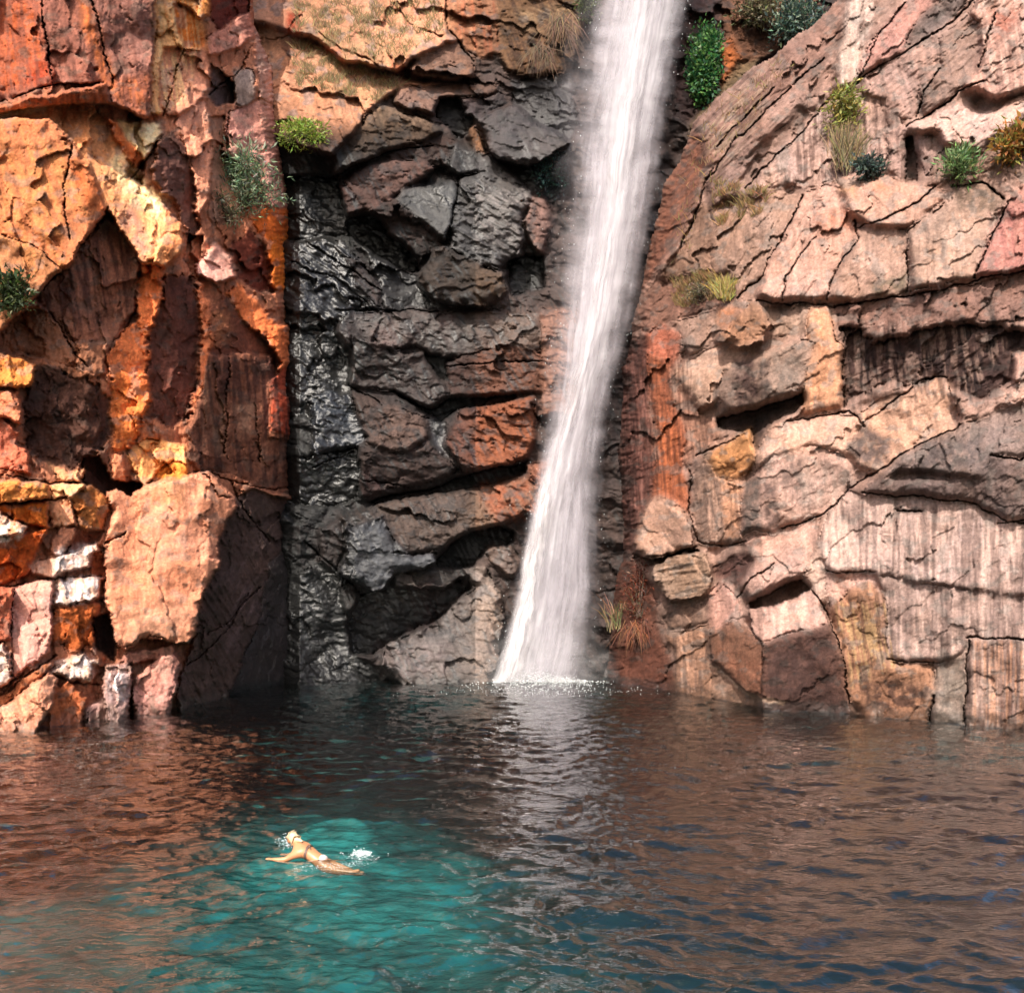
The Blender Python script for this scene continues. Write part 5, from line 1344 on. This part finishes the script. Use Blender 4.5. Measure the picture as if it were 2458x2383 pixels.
R_ = [(0.165,0.12),(0.145,0.11),(0.155,0.115),(0.175,0.125),0.075,0.06,(0.09,0.105),(0.065,0.085),
      0.072,0.05,0.037,0.034,0.072,0.05,0.037,0.034,
      0.10,0.07,0.046,0.036,0.10,0.07,0.046,0.036]
fing = []
for s, w0, sy in ((11, V_[11], 1), (15, V_[15], -1)):
    for k in range(5):
        a = (k - 2) * 0.26
        ln = [0.06, 0.085, 0.095, 0.088, 0.07][k]
        i0 = len(V_)
        V_.append((w0[0] - 0.03, w0[1] + 0.016 * (k - 2), w0[2])); R_.append(0.011); E_.append((s, i0))
        V_.append((w0[0] - 0.03 - ln * 0.55 * math.cos(a), w0[1] + 0.016 * (k - 2) + ln * 0.55 * math.sin(a), w0[2] + 0.004)); R_.append(0.0095); E_.append((i0, i0 + 1))
        V_.append((w0[0] - 0.03 - ln * math.cos(a), w0[1] + 0.016 * (k - 2) + ln * math.sin(a), w0[2] - 0.01)); R_.append(0.008); E_.append((i0 + 1, i0 + 2))
body = skinned('body', V_, E_, R_, SKIN, person)
hair = skinned('hair', [(-0.31,0.055,0.36),(-0.36,0.065,0.405),(-0.41,0.065,0.39),(-0.26,0.03,0.345),(-0.18,0.01,0.355),(-0.10,-0.02,0.345)], [(0,1),(1,2),(0,3),(3,4),(4,5)], [0.085,0.092,0.075,0.055,0.038,0.02], HAIR, person)
def band(name, x, z, ry, rz, wd, mat):
    n = 28
    v = []; f = []
    for i in range(n):
        a = 2 * math.pi * i / n
        for dx in (-wd, wd):
            v.append((x + dx, ry * math.cos(a), z + rz * math.sin(a)))
    for i in range(n):
        j = (i + 1) % n
        f.append((2 * i, 2 * j, 2 * j + 1, 2 * i + 1))
    return make_mesh(name, v, f, mat, person, None, True)
band('bikini_strap', 0.03, 0.172, 0.166, 0.128, 0.024, SUIT)
knot = skinned('bikini_knot', [(0.03,-0.03,0.30),(0.07,-0.06,0.275),(0.10,-0.09,0.25),(0.06,0.03,0.29)], [(0,1),(1,2),(0,3)], [0.02,0.012,0.01,0.012], SUIT, person)
bottom = skinned('bikini_bottom', [(0.20,0.0,0.095),(0.29,0.0,0.055),(0.38,0.0,0.03)], [(0,1),(1,2)], [(0.15,0.116),(0.175,0.132),(0.165,0.115)], PALE, person)

# spray and foam thrown up by the kick: droplets and foam flecks on the surface
FOAM = plain('foam', (0.62, 0.66, 0.67), 0.5)
def blobs(name, pts, rad, mat, squash=0.5):
    phi = (1 + 5 ** 0.5) / 2
    iv = np.array([(-1,phi,0),(1,phi,0),(-1,-phi,0),(1,-phi,0),(0,-1,phi),(0,1,phi),(0,-1,-phi),(0,1,-phi),(phi,0,-1),(phi,0,1),(-phi,0,-1),(-phi,0,1)]) / math.sqrt(1 + phi * phi)
    jf = np.array([(0,11,5),(0,5,1),(0,1,7),(0,7,10),(0,10,11),(1,5,9),(5,11,4),(11,10,2),(10,7,6),(7,1,8),(3,9,4),(3,4,2),(3,2,6),(3,6,8),(3,8,9),(4,9,5),(2,4,11),(6,2,10),(8,6,7),(9,8,1)])
    n = len(pts)
    r = np.asarray(rad).reshape(n, 1, -1)
    v = pts[:, None] + iv[None] * r * np.array([1, 1, squash])
    f = (np.arange(n)[:, None, None] * 12 + jf[None]).reshape(-1, 3)
    return make_mesh(name, v.reshape(-1, 3), f, mat, None, None, True)
def wpt(px, py):
    return np.array(on_water(px, py))
pts = []; rad = []
for _ in range(360):                                   # round the feet
    a = RNG.random() * 6.28; q_ = abs(RNG.normal())
    px = 868 + 22 * q_ * math.cos(a) - 14 * (q_ > 1.2); py = 2050 + 7 * q_ * math.sin(a)
    p = wpt(px, py); p[2] += 0.0 + 0.03 * abs(RNG.normal()) * max(0, 1 - q_ / 2.2)
    pts.append(p); rad.append(0.003 + 0.009 * RNG.random())
for _ in range(330):                                   # streak along the near side
    t = RNG.random(); px = 700 + 210 * t; py = 2084 - 20 * t ** 2.0 + RNG.normal() * 5
    p = wpt(px, py); p[2] += 0.012
    pts.append(p); rad.append(0.002 + 0.005 * RNG.random())
for _ in range(200):                                   # near the head and hand
    px = 690 + RNG.normal() * 12; py = 2030 + RNG.normal() * 7
    p = wpt(px, py); p[2] += 0.02 + 0.1 * RNG.random()
    pts.append(p); rad.append(0.003 + 0.006 * RNG.random())
sp = blobs('swimmer_splash', np.array(pts), np.array(rad), FOAM, 0.55)
tag(sp, 'white splash and foam around the swimmer', 'splash', kind='stuff')

dp = drops(350)
db = blobs('droplets', dp, 0.004 + 0.009 * RNG.random(len(dp)) ** 2, FOAM, 2.6)
db.parent = falls
db['kind'] = 'stuff'
# foam line and spray where the falls meet the pool
pts = []; rad = []
for _ in range(1800):
    px = RNG.normal(1300, 62); py = 1637 + abs(RNG.normal()) * 3.0 - 1
    p = wpt(px, py); p[2] += 0.03 + abs(RNG.normal()) * 0.22 * math.exp(-((px - 1280) / 90) ** 2)
    pts.append(p); rad.append(0.008 + 0.018 * RNG.random())
for _ in range(500):
    px = RNG.uniform(1080, 1200); py = 1637 + abs(RNG.normal()) * 1.2
    p = wpt(px, py); p[2] += 0.02; pts.append(p); rad.append(0.015 + 0.04 * RNG.random())
for _ in range(700):
    t = RNG.random() ** 2
    px = RNG.normal(1296, 60 + 90 * t); py = 1638 + 34 * t
    p = wpt(px, py); p[2] += 0.03; pts.append(p); rad.append(0.008 + 0.02 * RNG.random() * (1 - 0.6 * t))
fo = blobs('waterfall_foam', np.array(pts), np.array(rad), FOAM, 0.6)
tag(fo, 'white foam where the waterfall hits the pool', 'foam', kind='stuff')
